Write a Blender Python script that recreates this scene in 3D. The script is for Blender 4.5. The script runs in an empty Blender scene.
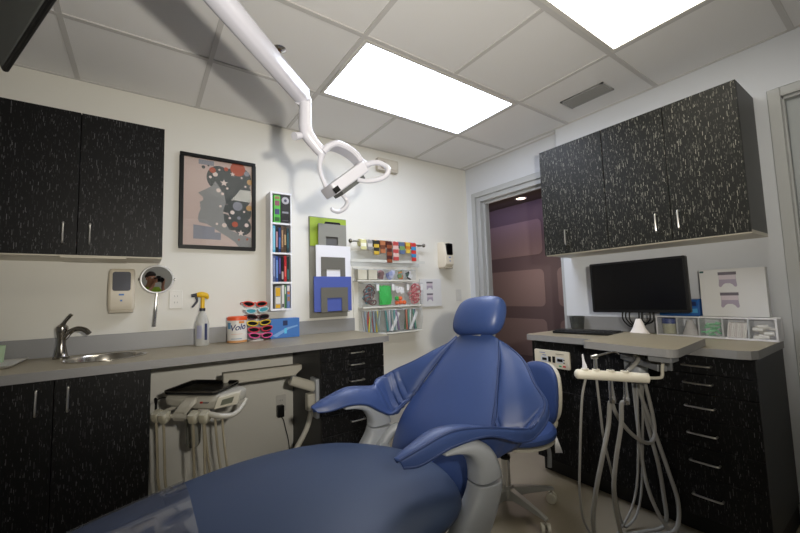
import bpy, bmesh, math, random
from mathutils import Vector, Matrix
random.seed(7)
SC = bpy.context.scene
COL = SC.collection
PI = math.pi

# ------------------------------------------------------------------ materials
def lin(c):
    if isinstance(c, str):
        c = [int(c[i:i+2], 16) / 255 for i in (0, 2, 4)]
    return tuple(x / 12.92 if x <= .04045 else ((x + .055) / 1.055) ** 2.4 for x in c) + (1.0,)
LIGHT, FLASH, FSPOT, FUP, HALLE, HALLF, EXPO = 11.5, 145., 118., .25, 2., 8., 0.

MATS = {}
def mat(name, col, rough=.5, metal=0., bump=0., bscale=200., var=0., vscale=8., coat=0., spec=.5, emit=0.):
    if name in MATS: return MATS[name]
    m = bpy.data.materials.new(name); m.use_nodes = True
    nt = m.node_tree; b = nt.nodes['Principled BSDF']
    b.inputs['Base Color'].default_value = lin(col)
    b.inputs['Roughness'].default_value = rough
    b.inputs['Metallic'].default_value = metal
    b.inputs['Coat Weight'].default_value = coat
    b.inputs['Specular IOR Level'].default_value = spec
    if emit:
        b.inputs['Emission Color'].default_value = lin(col)
        b.inputs['Emission Strength'].default_value = emit
    tc = nt.nodes.new('ShaderNodeTexCoord')
    if var:
        n = nt.nodes.new('ShaderNodeTexNoise'); n.inputs['Scale'].default_value = vscale; n.inputs['Detail'].default_value = 4
        nt.links.new(tc.outputs['Object'], n.inputs['Vector'])
        mx = nt.nodes.new('ShaderNodeMix'); mx.data_type = 'RGBA'
        c = lin(col)
        mx.inputs['A'].default_value = tuple(max(0, x * (1 - var)) for x in c[:3]) + (1,)
        mx.inputs['B'].default_value = tuple(min(1, x * (1 + var)) for x in c[:3]) + (1,)
        nt.links.new(n.outputs['Fac'], mx.inputs['Factor'])
        nt.links.new(mx.outputs['Result'], b.inputs['Base Color'])
    if bump:
        n = nt.nodes.new('ShaderNodeTexNoise'); n.inputs['Scale'].default_value = bscale; n.inputs['Detail'].default_value = 3
        nt.links.new(tc.outputs['Object'], n.inputs['Vector'])
        bp = nt.nodes.new('ShaderNodeBump'); bp.inputs['Strength'].default_value = bump; bp.inputs['Distance'].default_value = .002
        nt.links.new(n.outputs['Fac'], bp.inputs['Height'])
        nt.links.new(bp.outputs['Normal'], b.inputs['Normal'])
    MATS[name] = m
    return m

def laminate(name, base, dash, dens=.2, gain=1.):
    """black laminate with short upright grey dashes; works on faces along x or y"""
    m = bpy.data.materials.new(name); m.use_nodes = True
    nt = m.node_tree; b = nt.nodes['Principled BSDF']; N = nt.nodes.new; L = nt.links.new
    def math_(op, a, c=None):
        n = N('ShaderNodeMath'); n.operation = op
        for i, v in enumerate((a, c)):
            if v is None: continue
            if isinstance(v, (int, float)): n.inputs[i].default_value = v
            else: L(v, n.inputs[i])
        return n.outputs[0]
    geo = N('ShaderNodeNewGeometry'); sep = N('ShaderNodeSeparateXYZ'); L(geo.outputs['Position'], sep.inputs[0])
    h = math_('ADD', sep.outputs[0], sep.outputs[1])
    def layer(w, hh, dens, seed):
        u = math_('DIVIDE', math_('ADD', h, 37.1 + seed), w); cu = math_('FLOOR', u); fu = math_('FRACT', u)
        wn = N('ShaderNodeTexWhiteNoise'); wn.noise_dimensions = '1D'; L(cu, wn.inputs['W'])
        v = math_('ADD', math_('DIVIDE', sep.outputs[2], hh), math_('MULTIPLY', wn.outputs[0], 17.))
        cv = math_('FLOOR', v); fv = math_('FRACT', v)
        cm = N('ShaderNodeCombineXYZ'); L(cu, cm.inputs[0]); L(cv, cm.inputs[1]); cm.inputs[2].default_value = seed
        w2 = N('ShaderNodeTexWhiteNoise'); w2.noise_dimensions = '3D'; L(cm.outputs[0], w2.inputs['Vector'])
        sp = N('ShaderNodeSeparateColor'); L(w2.outputs['Color'], sp.inputs[0])
        on = math_('LESS_THAN', sp.outputs[0], dens)
        tall = math_('LESS_THAN', fv, math_('MULTIPLY_ADD', sp.outputs[1], .7))
        tall = math_('LESS_THAN', fv, math_('ADD', math_('MULTIPLY', sp.outputs[1], .7), .2))
        thin = math_('LESS_THAN', fu, .62)
        br = math_('ADD', math_('MULTIPLY', math_('POWER', sp.outputs[2], 3.), .9), .1)
        return math_('MULTIPLY', math_('MULTIPLY', on, tall), math_('MULTIPLY', thin, br))
    f = math_('MINIMUM', math_('ADD', layer(.0040, .034, dens, 1.3), layer(.0032, .017, dens * .8, 5.7)), 1.)
    f = math_('MULTIPLY', f, gain)
    mx = N('ShaderNodeMix'); mx.data_type = 'RGBA'
    mx.inputs['A'].default_value = lin(base); mx.inputs['B'].default_value = lin(dash)
    L(f, mx.inputs['Factor']); L(mx.outputs['Result'], b.inputs['Base Color'])
    b.inputs['Roughness'].default_value = .5; b.inputs['Specular IOR Level'].default_value = .25
    MATS[name] = m
    return m

def clear(name, tint='ffffff', gloss=.12, rough=.03, solid=0., scol='ffffff', fm=1.):
    m = bpy.data.materials.new(name); m.use_nodes = True
    nt = m.node_tree; nt.nodes.clear(); N = nt.nodes.new; L = nt.links.new
    out = N('ShaderNodeOutputMaterial'); tr = N('ShaderNodeBsdfTransparent'); tr.inputs[0].default_value = lin(tint)
    gl = N('ShaderNodeBsdfGlossy'); gl.inputs['Roughness'].default_value = rough
    fr = N('ShaderNodeLayerWeight'); fr.inputs['Blend'].default_value = .5
    pw = N('ShaderNodeMath'); pw.operation = 'POWER'; pw.inputs[1].default_value = 4.; L(fr.outputs['Facing'], pw.inputs[0])
    mp = N('ShaderNodeMath'); mp.operation = 'MULTIPLY_ADD'; mp.inputs[1].default_value = fm; mp.inputs[2].default_value = gloss; mp.use_clamp = True
    L(pw.outputs[0], mp.inputs[0])
    mx = N('ShaderNodeMixShader'); L(mp.outputs[0], mx.inputs[0]); L(tr.outputs[0], mx.inputs[1]); L(gl.outputs[0], mx.inputs[2])
    last = mx
    if solid:
        df = N('ShaderNodeBsdfDiffuse'); df.inputs[0].default_value = lin(scol)
        m2 = N('ShaderNodeMixShader'); m2.inputs[0].default_value = solid
        L(mx.outputs[0], m2.inputs[1]); L(df.outputs[0], m2.inputs[2]); last = m2
    L(last.outputs[0], out.inputs[0])
    MATS[name] = m
    return m

WALL = mat('wall_paint', 'dfddd5', .75, bump=.08, bscale=350)
WALLB = mat('wall_paint_cool', 'd2d5da', .75, bump=.08, bscale=350)
TILE = mat('ceiling_tile', 'e6e5e4', .95, bump=.35, bscale=420, var=.05, vscale=300)
TBAR = mat('grid_bar', 'c8c6c4', .6)
FLOOR = mat('vinyl_floor', '8e8471', .42, var=.10, vscale=3, bump=.05, bscale=60)
LAM = laminate('dash_laminate', '0c0c0d', '5a5a5c', .19)
LAMB = laminate('dash_laminate_flashlit', '171713', '8e8c80', .25)  # same laminate, with the flash's brightening put into base and dash colours
SIDE = mat('dark_laminate', '2b2b2c', .5, var=.12, vscale=160)
SIDEB = mat('grey_laminate', '4c4c4a', .5, var=.10, vscale=160)
CREAM = mat('melamine_cream', 'd2cbbb', .5)
KICK = mat('toe_kick', '0e0e0f', .6)
TOP = mat('counter_laminate', '968c76', .42, var=.07, vscale=220)
TOPE = mat('counter_edge', '8d8c8b', .45, var=.05, vscale=220)
BSPL = mat('backsplash_laminate', '8f8f8f', .4, var=.05, vscale=220)
NICKEL = mat('brushed_nickel', 'c9c6c0', .3, 1.)
CHROME = mat('chrome', 'd8d8d8', .1, 1.)
FAUCET = mat('faucet_nickel', '8e8a84', .2, 1.)
STEEL = mat('sink_steel', 'cfcac0', .18, 1.)
BLUE = mat('blue_leather', '35497a', .42, bump=.10, bscale=420, var=.05, vscale=12)
BLUED = mat('blue_piping', '293b68', .5)
SEATB = mat('seat_leather', '394762', .5, bump=.06, bscale=420, spec=.3)
SHELL = mat('grey_plastic', 'a9adb2', .38)
SHELLD = mat('grey_plastic_dark', '7e8082', .45)
STOOLC = mat('cream_plastic', 'c9c4b4', .45)
WHITEP = mat('white_plastic', 'e8e8ec', .35)
LAMPW = mat('lamp_white', 'c2c2cc', .3, coat=.3)
BEIGE = mat('beige_plastic', 'b2aea2', .45)
BEIGEH = mat('hose_beige', 'a39a84', .5)
GREYH = mat('hose_grey', '9c9a94', .5)
BLACK = mat('black_plastic', '0c0c0d', .45, spec=.3)
BLACKG = mat('black_gloss', '08080a', .12)
DARKG = mat('dark_grey_plastic', '565957', .7)
RUBBER = mat('rubber', '1b1b1c', .6)
ALMOND = mat('almond_plastic', 'd8cfbd', .45)
PAPER = mat('paper_white', 'e6e6e6', .8)
CLEAR = clear('clear_acrylic', 'fbfcfd', .03, .08, .04, fm=.6)
FROST = clear('frosted_bottle', 'eeeeee', .05, .25, .55, 'd9d9d4')
FILM = clear('clear_film', 'e4e8f0', .10, .06, .03, 'ffffff', .7)
GLASS = clear('picture_glass', 'ffffff', .045, .01)
SMOKE = clear('smoked_window', '8a8c94', .1, .08, .55, '7a7c86')
GOLD = mat('red_mark', 'a03028', .5)

# ------------------------------------------------------------------ mesh builder
def catmull(P, n=6, closed=False):
    P = [Vector(p) for p in P]
    if len(P) < 3: return P
    out = []; m = len(P)
    for i in range(m if closed else m - 1):
        p1, p2 = P[i], P[(i + 1) % m]
        p0 = P[(i - 1) % m] if closed or i > 0 else p1 + (p1 - p2)
        p3 = P[(i + 2) % m] if closed or i + 2 < m else p2 + (p2 - p1)
        for k in range(n):
            t = k / n
            out.append(.5 * ((2 * p1) + (p2 - p0) * t + (2 * p0 - 5 * p1 + 4 * p2 - p3) * t * t + (3 * p1 - p0 - 3 * p2 + p3) * t ** 3))
    if not closed: out.append(P[-1])
    return out

class MB:
    def __init__(s): s.v = []; s.f = []; s.mi = 0; s.T = None
    def mat(s, i): s.mi = i; return s
    def add(s, vs, fs):
        o = len(s.v)
        for p in vs:
            p = Vector(p)
            s.v.append(s.T @ p if s.T else p)
        for f in fs: s.f.append(([o + i for i in f], s.mi))
        return s
    def box(s, x0, x1, y0, y1, z0, z1):
        v = [(x, y, z) for x in (x0, x1) for y in (y0, y1) for z in (z0, z1)]
        return s.add(v, [(0, 1, 3, 2), (4, 6, 7, 5), (0, 4, 5, 1), (2, 3, 7, 6), (0, 2, 6, 4), (1, 5, 7, 3)])
    def loft(s, rows, closed=True, caps=True, cap0=True, cap1=True):
        n = len(rows[0]); vs = [p for r in rows for p in r]; fs = []
        for i in range(len(rows) - 1):
            for j in range(n if closed else n - 1):
                k = (j + 1) % n
                fs.append((i * n + j, i * n + k, (i + 1) * n + k, (i + 1) * n + j))
        if closed and caps:
            if cap0: fs.append(tuple(range(n - 1, -1, -1)))
            if cap1: fs.append(tuple((len(rows) - 1) * n + j for j in range(n)))
        return s.add(vs, fs)
    def tube(s, pts, r, n=10, smooth=6, closed=False, caps=True):
        P = catmull(pts, smooth, closed) if smooth > 1 else [Vector(p) for p in pts]
        m = len(P); rows = []
        rr = r if callable(r) else ((lambda t: r) if not isinstance(r, (list, tuple)) else (lambda t: r[min(int(t * (len(r) - 1)), len(r) - 2)] * (1 - (t * (len(r) - 1) - min(int(t * (len(r) - 1)), len(r) - 2))) + r[min(int(t * (len(r) - 1)), len(r) - 2) + 1] * (t * (len(r) - 1) - min(int(t * (len(r) - 1)), len(r) - 2))))
        up = None
        for i in range(m):
            a = P[(i - 1) % m] if closed or i else P[0]; b = P[(i + 1) % m] if closed or i < m - 1 else P[-1]
            t = (b - a).normalized()
            if up is None:
                up = Vector((0, 0, 1)) if abs(t.z) < .9 else Vector((1, 0, 0))
            u = (up - t * up.dot(t)).normalized(); w = t.cross(u); up = u
            R = rr(i / (m - 1 if m > 1 else 1))
            rows.append([P[i] + (u * math.cos(2 * PI * k / n) + w * math.sin(2 * PI * k / n)) * R for k in range(n)])
        if closed: rows.append(rows[0])
        return s.loft(rows, True, caps and not closed)
    def cyl(s, a, b, r0, r1=None, n=20):
        return s.tube([a, b], [r0, r0 if r1 is None else r1], n, 1)
    def lathe(s, prof, c=(0, 0, 0), axis='z', n=24, sx=1., sy=1.):
        rows = []
        for r, z in prof:
            row = []
            for k in range(n):
                a = 2 * PI * k / n; p = (r * math.cos(a) * sx, r * math.sin(a) * sy, z)
                if axis == 'y': p = (p[0], p[2], p[1])
                if axis == 'x': p = (p[2], p[0], p[1])
                row.append((p[0] + c[0], p[1] + c[1], p[2] + c[2]))
            rows.append(row)
        return s.loft(rows)
    def prism(s, poly, axis, d0, d1):
        """poly: 2D points; axis 'y' -> (x,z), 'x' -> (y,z), 'z' -> (x,y)"""
        def P(a, b, d): return {'y': (a, d, b), 'x': (d, a, b), 'z': (a, b, d)}[axis]
        return s.loft([[P(a, b, d0) for a, b in poly], [P(a, b, d1) for a, b in poly]])
    def flat(s, poly, axis, d):
        def P(a, b): return {'y': (a, d, b), 'x': (d, a, b), 'z': (a, b, d)}[axis]
        return s.add([P(a, b) for a, b in poly], [tuple(range(len(poly)))])
    def sphere(s, c, r, n=16, m=10):
        if not isinstance(r, (tuple, list)): r = (r, r, r)
        rows = []
        for i in range(1, m):
            a = PI * i / m
            rows.append([(c[0] + r[0] * math.sin(a) * math.cos(2 * PI * k / n), c[1] + r[1] * math.sin(a) * math.sin(2 * PI * k / n), c[2] - r[2] * math.cos(a)) for k in range(n)])
        return s.loft(rows)
    def mesh(s, name, mats, origin=(0, 0, 0), smooth=True, ang=.6, merge=True):
        me = bpy.data.meshes.new(name); bm = bmesh.new(); o = Vector(origin)
        vs = [bm.verts.new(p - o) for p in s.v]
        for f, mi in s.f:
            try:
                F = bm.faces.new([vs[i] for i in f]); F.material_index = mi; F.smooth = smooth
            except ValueError: pass
        if merge: bmesh.ops.remove_doubles(bm, verts=bm.verts, dist=1e-6)
        bmesh.ops.recalc_face_normals(bm, faces=bm.faces)
        if smooth:
            for e in bm.edges:
                if len(e.link_faces) == 2 and e.calc_face_angle(0) > ang: e.smooth = False
        bm.to_mesh(me); bm.free()
        for m in (mats if isinstance(mats, (list, tuple)) else [mats]): me.materials.append(m)
        return me

def wloc(o):
    v = Vector((0, 0, 0))
    while o: v += o.location; o = o.parent
    return v
def obj(name, mb, mats, parent=None, loc=None, bev=0., sub=0, solid=0., smooth=True, ang=.6, label=None):
    """one mesh object; vertices are given in room metres"""
    org = wloc(parent) if parent else Vector(loc or (0, 0, 0))
    o = bpy.data.objects.new(name, mb.mesh(name, mats, org, smooth, ang))
    COL.objects.link(o)
    if parent: o.parent = parent
    else: o.location = org
    if solid:
        m = o.modifiers.new('solid', 'SOLIDIFY'); m.thickness = solid; m.offset = 0
    if bev:
        m = o.modifiers.new('bevel', 'BEVEL'); m.width = bev; m.segments = 2; m.limit_method = 'ANGLE'; m.angle_limit = .6
    if sub:
        m = o.modifiers.new('sub', 'SUBSURF'); m.levels = m.render_levels = sub
    if label: o['label'] = label
    return o
def tag(o, label, cat, group=None, kind=None):
    o['label'] = label; o['category'] = cat
    if group: o['group'] = group
    if kind: o['kind'] = kind
    return o
def thing(name, label, cat, loc, group=None):
    o = bpy.data.objects.new(name, None); o.empty_display_size = .05; COL.objects.link(o); o.location = loc
    return tag(o, label, cat, group)
def solo(name, mb, mats, label, cat, loc, group=None, **k):
    return tag(obj(name, mb, mats, None, loc, **k), label, cat, group)
def struct(name, mb, mats, parent=None, **k):
    o = obj(name, mb, mats, parent, **k)
    if not parent: o['kind'] = 'structure'
    return o
def rrect(x0, x1, z0, z1, r, n=5):
    out = []
    for cx, cz, a0 in ((x1 - r, z1 - r, 0), (x0 + r, z1 - r, PI / 2), (x0 + r, z0 + r, PI), (x1 - r, z0 + r, 1.5 * PI)):
        for k in range(n + 1):
            a = a0 + PI / 2 * k / n; out.append((cx + r * math.cos(a), cz + r * math.sin(a)))
    return out
def text_mesh(name, s, size, m, parent, M, extrude=.0003, bold=False, shear=0.):
    cu = bpy.data.curves.new(name, 'FONT'); cu.body = s; cu.size = size; cu.extrude = extrude; cu.align_x = 'CENTER'; cu.align_y = 'CENTER'; cu.shear = shear
    if bold: cu.offset = size * .02
    t = bpy.data.objects.new(name + '_curve', cu); COL.objects.link(t)
    me = bpy.data.meshes.new_from_object(t.evaluated_get(bpy.context.evaluated_depsgraph_get()))
    bpy.data.objects.remove(t)
    me.transform(Matrix.Translation(-wloc(parent)) @ M); me.materials.clear(); me.materials.append(m)
    o = bpy.data.objects.new(name, me); COL.objects.link(o); o.parent = parent
    return o
FACE_A = Matrix.Rotation(PI / 2, 4, 'X')                               # lettering that faces -y
FACE_B = Matrix.Rotation(-PI / 2, 4, 'Z') @ Matrix.Rotation(PI / 2, 4, 'X')   # lettering that faces -x
def at(x, y, z): return Matrix.Translation((x, y, z))
H = 2.5
# ------------------------------------------------------------------ the setting
X0, Y0 = -4.3, -4.3
struct('floor', MB().box(X0 - .1, 1.6, Y0 - .1, 1.6, -.1, 0), FLOOR)
struct('ceiling', MB().box(X0 - .1, .2, Y0 - .1, .1, H, H + .1), TILE)
struct('wall_back', MB().box(X0 - .1, .2, 0, .1, 0, H), WALL)
struct('wall_left', MB().box(X0 - .1, X0, Y0, 0, 0, H), WALL)
struct('wall_front', MB().box(X0 - .1, .2, Y0 - .1, Y0, 0, H), WALL)
# the wall with the doorway: recessed strip beside the corner, then a thicker run that carries the cabinets
DY0, DY1, DZ = -.13, -1.075, 2.17
mb = MB(); mb.box(.075, .2, DY0, 0, 0, H); mb.box(.075, .2, DY1, DY0, DZ, H); mb.box(.075, .2, -1.092, DY1, 0, H)
mb.box(0, .2, -2.36, -1.092, 0, H); mb.box(0, .2, -3.28, -2.36, 2.165, H); mb.box(0, .2, Y0, -3.28, 0, H)
struct('wall_right', mb, WALLB)
# suspended ceiling grid
mb = MB(); s = .6096
k = 0
while -k * s > X0:
    mb.box(-k * s - .012, -k * s + .012, Y0, 0, H - .006, H); k += 1
y = -.5965
while y > Y0:
    mb.box(X0, 0, y - .012, y + .012, H - .0065, H); y -= s
mb.box(X0, .075, -.014, 0, H - .0055, H); mb.box(.061, .075, -1.09, 0, H - .0055, H); mb.box(X0, X0 + .02, Y0, 0, H - .0055, H)
struct('trim_1', mb, TBAR, smooth=False)
FRAME = mat('door_frame_paint', 'b2b4b4', .45)
DOORP = mat('door_paint', 'a6abad', .5)
# doorway 1: pressed metal frame, open to the hall
mb = MB()
def frame_u(mb, y0, y1, zt, w, x0, x1):
    mb.box(x0, x1, y0 - w, y0, 0, zt); mb.box(x0, x1, y1, y1 + w, 0, zt); mb.box(x0, x1, y1 + w, y0 - w, zt - w, zt)
frame_u(mb, DY0 + .045, DY1 - .012, DZ + .045, .05, .055, .075)
mb.box(.0755, .215, DY0 - .05, DY0 - .0006, 0, DZ); mb.box(.0755, .215, DY1 + .0006, DY1 + .05, 0, DZ); mb.box(.0765, .214, DY1 + .0505, DY0 - .0505, DZ - .05, DZ - .001)
mb.box(.12, .15, DY0 - .075, DY0 - .0506, 0, DZ - .052); mb.box(.12, .15, DY1 + .0506, DY1 + .07, 0, DZ - .052); mb.box(.121, .149, DY1 + .071, DY0 - .076, DZ - .075, DZ - .0505)
struct('door_1', mb, FRAME, bev=.003)
# door 2, closed, at the near end of the same wall
mb = MB()
frame_u(mb, -2.312, -3.33, 2.215, .05, -.02, .002)
mb.box(.0, .06, -2.36 - .012, -2.352, 0, 2.17); mb.box(0, .06, -3.29, -3.268, 0, 2.17); mb.box(0, .06, -3.28, -2.36, 2.15, 2.17)
d2 = struct('door_2', mb, FRAME, bev=.003)
d2p = obj('door_panel', MB().box(.03, .07, -3.268, -2.372, .01, 2.15), DOORP, d2, bev=.002)
obj('door_handle', MB().lathe([(.026, 0), (.03, -.01), (.012, -.015), (.012, -.05)], (.03, -3.2, 1.0), 'x').tube([(-.02, -3.2, 1.0), (-.022, -3.14, 1.0), (-.022, -3.07, 1.0)], .009), NICKEL, d2p)
struct('baseboard_right', MB().box(-.01, 0, -2.31, -2.268, 0, .1), mat('vinyl_base', '5a5c5e', .5))
# hall beyond the doorway
HALLW = mat('hall_wall_paint', '6a5a5c', .6)
HALLP = mat('hall_block_paint', '8e7a78', .55)
mb = MB(); mb.box(1.45, 1.55, -3, 1.6, 0, H)
struct('wall_hall', mb, HALLW)
mb = MB()
for z0, z1 in ((.36, .84), (1.0, 1.48), (1.67, 2.13)):
    for y0, y1 in ((-1.03, -.13), (.05, .95), (1.12, 1.5)):
        mb.prism(rrect(y0, y1, z0, z1, .07), 'x', 1.446, 1.45)
struct('trim_hall', mb, HALLP)
struct('ceiling_hall', MB().box(.2, 1.6, -3, 1.6, 2.38, 2.48), mat('hall_ceiling_paint', '4a3f3a', .8))
mb = MB(); mb.box(.2, 1.6, 1.5, 1.6, 0, H); mb.box(.2, 1.6, -3.1, -3, 0, H); mb.box(.18, .2, .0, 1.6, 0, H)
struct('wall_hall_end', mb, HALLW)
EMITW = mat('lamp_lens', 'ffe2c4', .4, emit=6.)
t = thing('recessed_downlight', 'small round lit downlight in the dark hall ceiling beyond the doorway', 'ceiling light', (1.2, .15, 2.38))
obj('trim_ring', MB().lathe([(.07, 0), (.075, -.006), (.055, -.008), (.055, 0)], (1.2, .15, 2.38)), WHITEP, t)
obj('lens', MB().lathe([(.054, -.001), (.03, -.004), (.001, -.005)], (1.2, .15, 2.38)), EMITW, t)

# ------------------------------------------------------------------ ceiling things
def panel_light(x0, x1, y0, y1, label, em):
    t = thing('ceiling_light', label, 'ceiling light', ((x0 + x1) / 2, (y0 + y1) / 2, H))
    mb = MB(); a = .018
    mb.box(x0, x1, y0, y0 + a, H - .009, H); mb.box(x0, x1, y1 - a, y1, H - .009, H); mb.box(x0, x0 + a, y0 + a, y1 - a, H - .009, H); mb.box(x1 - a, x1, y0 + a, y1 - a, H - .009, H)
    obj('light_frame', mb, mat('light_frame', 'd0cec8', .5), t)
    obj('diffuser', MB().box(x0 + a, x1 - a, y0 + a, y1 - a, H - .006, H - .002), em, t)
    return t
EM1 = mat('diffuser_cool', 'e4ecff', .5, emit=LIGHT)
EM2 = mat('diffuser_warm', 'fbf6e8', .5, emit=LIGHT * .42)
panel_light(-3 * s + .014, -s - .014, -.5965 - s + .014, -.5965 - .014, 'lit rectangular ceiling panel beyond the dental lamp, over the bins and drawers', EM1)
t = panel_light(-3 * s + .014, -s - .014, -.5965 - 3 * s + .014, -.5965 - 2 * s - .014, 'lit ceiling panel with a rounded lens bulge, above the monitor counter', EM2)
rows = []
for k in range(9):
    a = PI * k / 8; rows.append([(-1.19 + .32 * math.cos(2 * PI * j / 28) * math.sin(a * .5 + .0001), -2.12 + .15 * math.sin(2 * PI * j / 28) * math.sin(a * .5 + .0001), H - .006 - .05 * math.cos(a * .5)) for j in range(28)])
obj('lens_bulge', MB().loft(rows, caps=False), EM2, t)
t = thing('air_vent', 'grey slotted air vent set in a ceiling tile by the lit panels', 'vent', (-.286, -1.505, H))
mb = MB(); x0, x1, y0, y1 = -.362, -.21, -1.65, -1.36
mb.box(x0, x1, y0, y0 + .014, H - .008, H); mb.box(x0, x1, y1 - .014, y1, H - .008, H); mb.box(x0, x0 + .014, y0, y1, H - .008, H); mb.box(x1 - .014, x1, y0, y1, H - .008, H)
obj('vent_frame', mb, mat('vent_grey', 'a2a2a0', .5), t)
mb = MB()
for k in range(8):
    x = x0 + .024 + k * .015; mb.loft([[(x, y0 + .01, H - .001), (x + .002, y0 + .01, H - .001), (x + .011, y0 + .01, H - .009), (x + .009, y0 + .01, H - .009)], [(x, y1 - .01, H - .001), (x + .002, y1 - .01, H - .001), (x + .011, y1 - .01, H - .009), (x + .009, y1 - .01, H - .009)]])
obj('louvers', mb, mat('vent_slat', '8a8a88', .5), t)
obj('vent_backing', MB().box(x0 + .01, x1 - .01, y0 + .01, y1 - .01, H - .0015, H - .0005), mat('vent_dark', '4c4c4a', .7), t)
t = thing('fire_sprinkler', 'small chrome fire sprinkler hanging from a ceiling tile beside the lamp arm', 'sprinkler', (-2.155, -.88, H))
obj('escutcheon', MB().lathe([(.036, 0), (.036, -.004), (.024, -.012), (.014, -.014), (.014, -.001)], (-2.155, -.88, H)), CHROME, t)
obj('sprinkler_head', MB().cyl((-2.155, -.88, H - .01), (-2.155, -.88, H - .034), .008).lathe([(.001, -.05), (.015, -.048), (.015, -.045), (.004, -.044), (.004, -.032), (.009, -.03)], (-2.155, -.88, H)), mat('sprinkler_brass', '8a6a4a', .35, .8), t)
# ceiling-hung screen whose corner shows at the top
t = thing('ceiling_television', 'dark grey back of a ceiling-hung screen, its rounded corner above the wall cabinet', 'screen', (-2.95, -1.62, H))
A, B = Vector((-3.045, -1.29, 1.845)), Vector((-2.79, -1.925, 1.865))
e = (B - A).normalized(); up = Vector((-.25, -.10, .96)); up = (up - e * up.dot(e)).normalized(); nn = e.cross(up)
TM = Matrix(((e.x, up.x, nn.x, A.x), (e.y, up.y, nn.y, A.y), (e.z, up.z, nn.z, A.z), (0, 0, 0, 1)))
L_ = (B - A).length
mb = MB(); mb.T = TM; mb.prism(rrect(0, L_, 0, .42, .022), 'z', -.005, .005); obj('screen_bezel', mb, BLACK, t, bev=.003)
mb = MB(); mb.T = TM; mb.prism(rrect(.012, L_ - .012, .012, .408, .018), 'z', .004, .008); obj('back_cover', mb, DARKG, t, bev=.002)
mb = MB(); mb.T = TM; mb.prism(rrect(.012, L_ - .012, .012, .408, .018), 'z', -.008, -.004); obj('front_panel', mb, DARKG, t, bev=.002)
c = TM @ Vector((L_ / 2, .21, .02))
obj('mount_pole', MB().tube([c, c + nn * .05, Vector((c.x + nn.x * .08, c.y + nn.y * .08, c.z + .1)), Vector((c.x + nn.x * .08, c.y + nn.y * .08, H))], .02, smooth=3), BLACK, t)

# ------------------------------------------------------------------ cabinets
def pull_v(x, y, z0, z1, axis):
    d = Vector((0, -1, 0)) if axis == 'y' else Vector((-1, 0, 0)); p = Vector((x, y, 0))
    a, b = p + Vector((0, 0, z0)), p + Vector((0, 0, z1))
    return MB().tube([a, a + d * .022, a + d * .028 + Vector((0, 0, .012)), b + d * .028 - Vector((0, 0, .012)), b + d * .022, b], .0045, 8, 3)
def pull_h(a, b, d):
    a, b, d = Vector(a), Vector(b), Vector(d); e = (b - a).normalized() * .012
    return MB().tube([a, a + d * .020, a + d * .026 + e, b + d * .026 - e, b + d * .020, b], .0045, 8, 3)
# wall cabinet over the sink
t = thing('wall_cabinet', 'black dash-patterned two-door wall cabinet above the sink counter', 'cabinet', (-2.99, 0, 1.437))
x0, x1, z0, z1 = -3.352, -2.632, 1.437, 2.168
obj('carcass', MB().box(x0, x1, -.31, 0, z0 + .018, z1), SIDE, t)
obj('underside', MB().box(x0, x1, -.312, 0, z0, z0 + .018).box(x0 + .3, x1 - .16, -.3, -.06, z0 - .006, z0), CREAM, t)
for a, b, hx in ((x0, -2.9895, -3.038), (-2.9865, x1, -2.938)):
    d = obj('door', MB().box(a, b, -.332, -.311, z0 + .006, z1), LAM, t, bev=.001)
    obj('handle', pull_v(hx, -.332, 1.497, 1.597, 'y'), NICKEL, d)
# base cabinet under the sink
t = thing('sink_cabinet', 'black dash-patterned two-door base cabinet under the sink', 'cabinet', (-3.02, -.26, 0))
x0, x1 = -3.37, -2.675
obj('carcass', MB().box(x0, x0 + .018, -.508, -.001, .1, .878).box(x1 - .018, x1, -.508, -.001, .1, .878).box(x0 + .018, x1 - .018, -.508, -.001, .1, .12).box(x0 + .018, x1 - .018, -.02, -.001, .1, .7), SIDE, t)
obj('toe_kick', MB().box(x0, x1, -.46, -.44, 0, .1), KICK, t)
for a, b, hx in ((x0, -3.0225, -3.073), (-3.0195, x1, -2.972)):
    d = obj('door', MB().box(a, b, -.53, -.509, .105, .874), LAM, t, bev=.001)
    obj('handle', pull_v(hx, -.53, .738, .842, 'y'), NICKEL, d)
# drawer cabinet at the end of that counter
t = thing('drawer_cabinet', 'black dash-patterned drawer cabinet under the end of the sink counter', 'cabinet', (-1.57, -.26, 0))
x0, x1 = -1.80, -1.34
obj('carcass', MB().box(x0, x1, -.508, -.001, .1, .878), SIDE, t)
obj('toe_kick', MB().box(x0, x1, -.46, -.05, 0, .1), KICK, t)
for zt, zb, hz in ((.874, .792, .832), (.789, .716, .756), (.713, .588, .653), (.585, .462, .527), (.459, .337, .403), (.334, .105, .22)):
    d = obj('drawer', MB().box(x0 + .002, x1 - .002, -.53, -.509, zb, zt), LAM, t, bev=.001)
    obj('handle', pull_h((-1.606, -.53, hz), (-1.507, -.53, hz), (0, -1, 0)), NICKEL, d)
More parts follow.
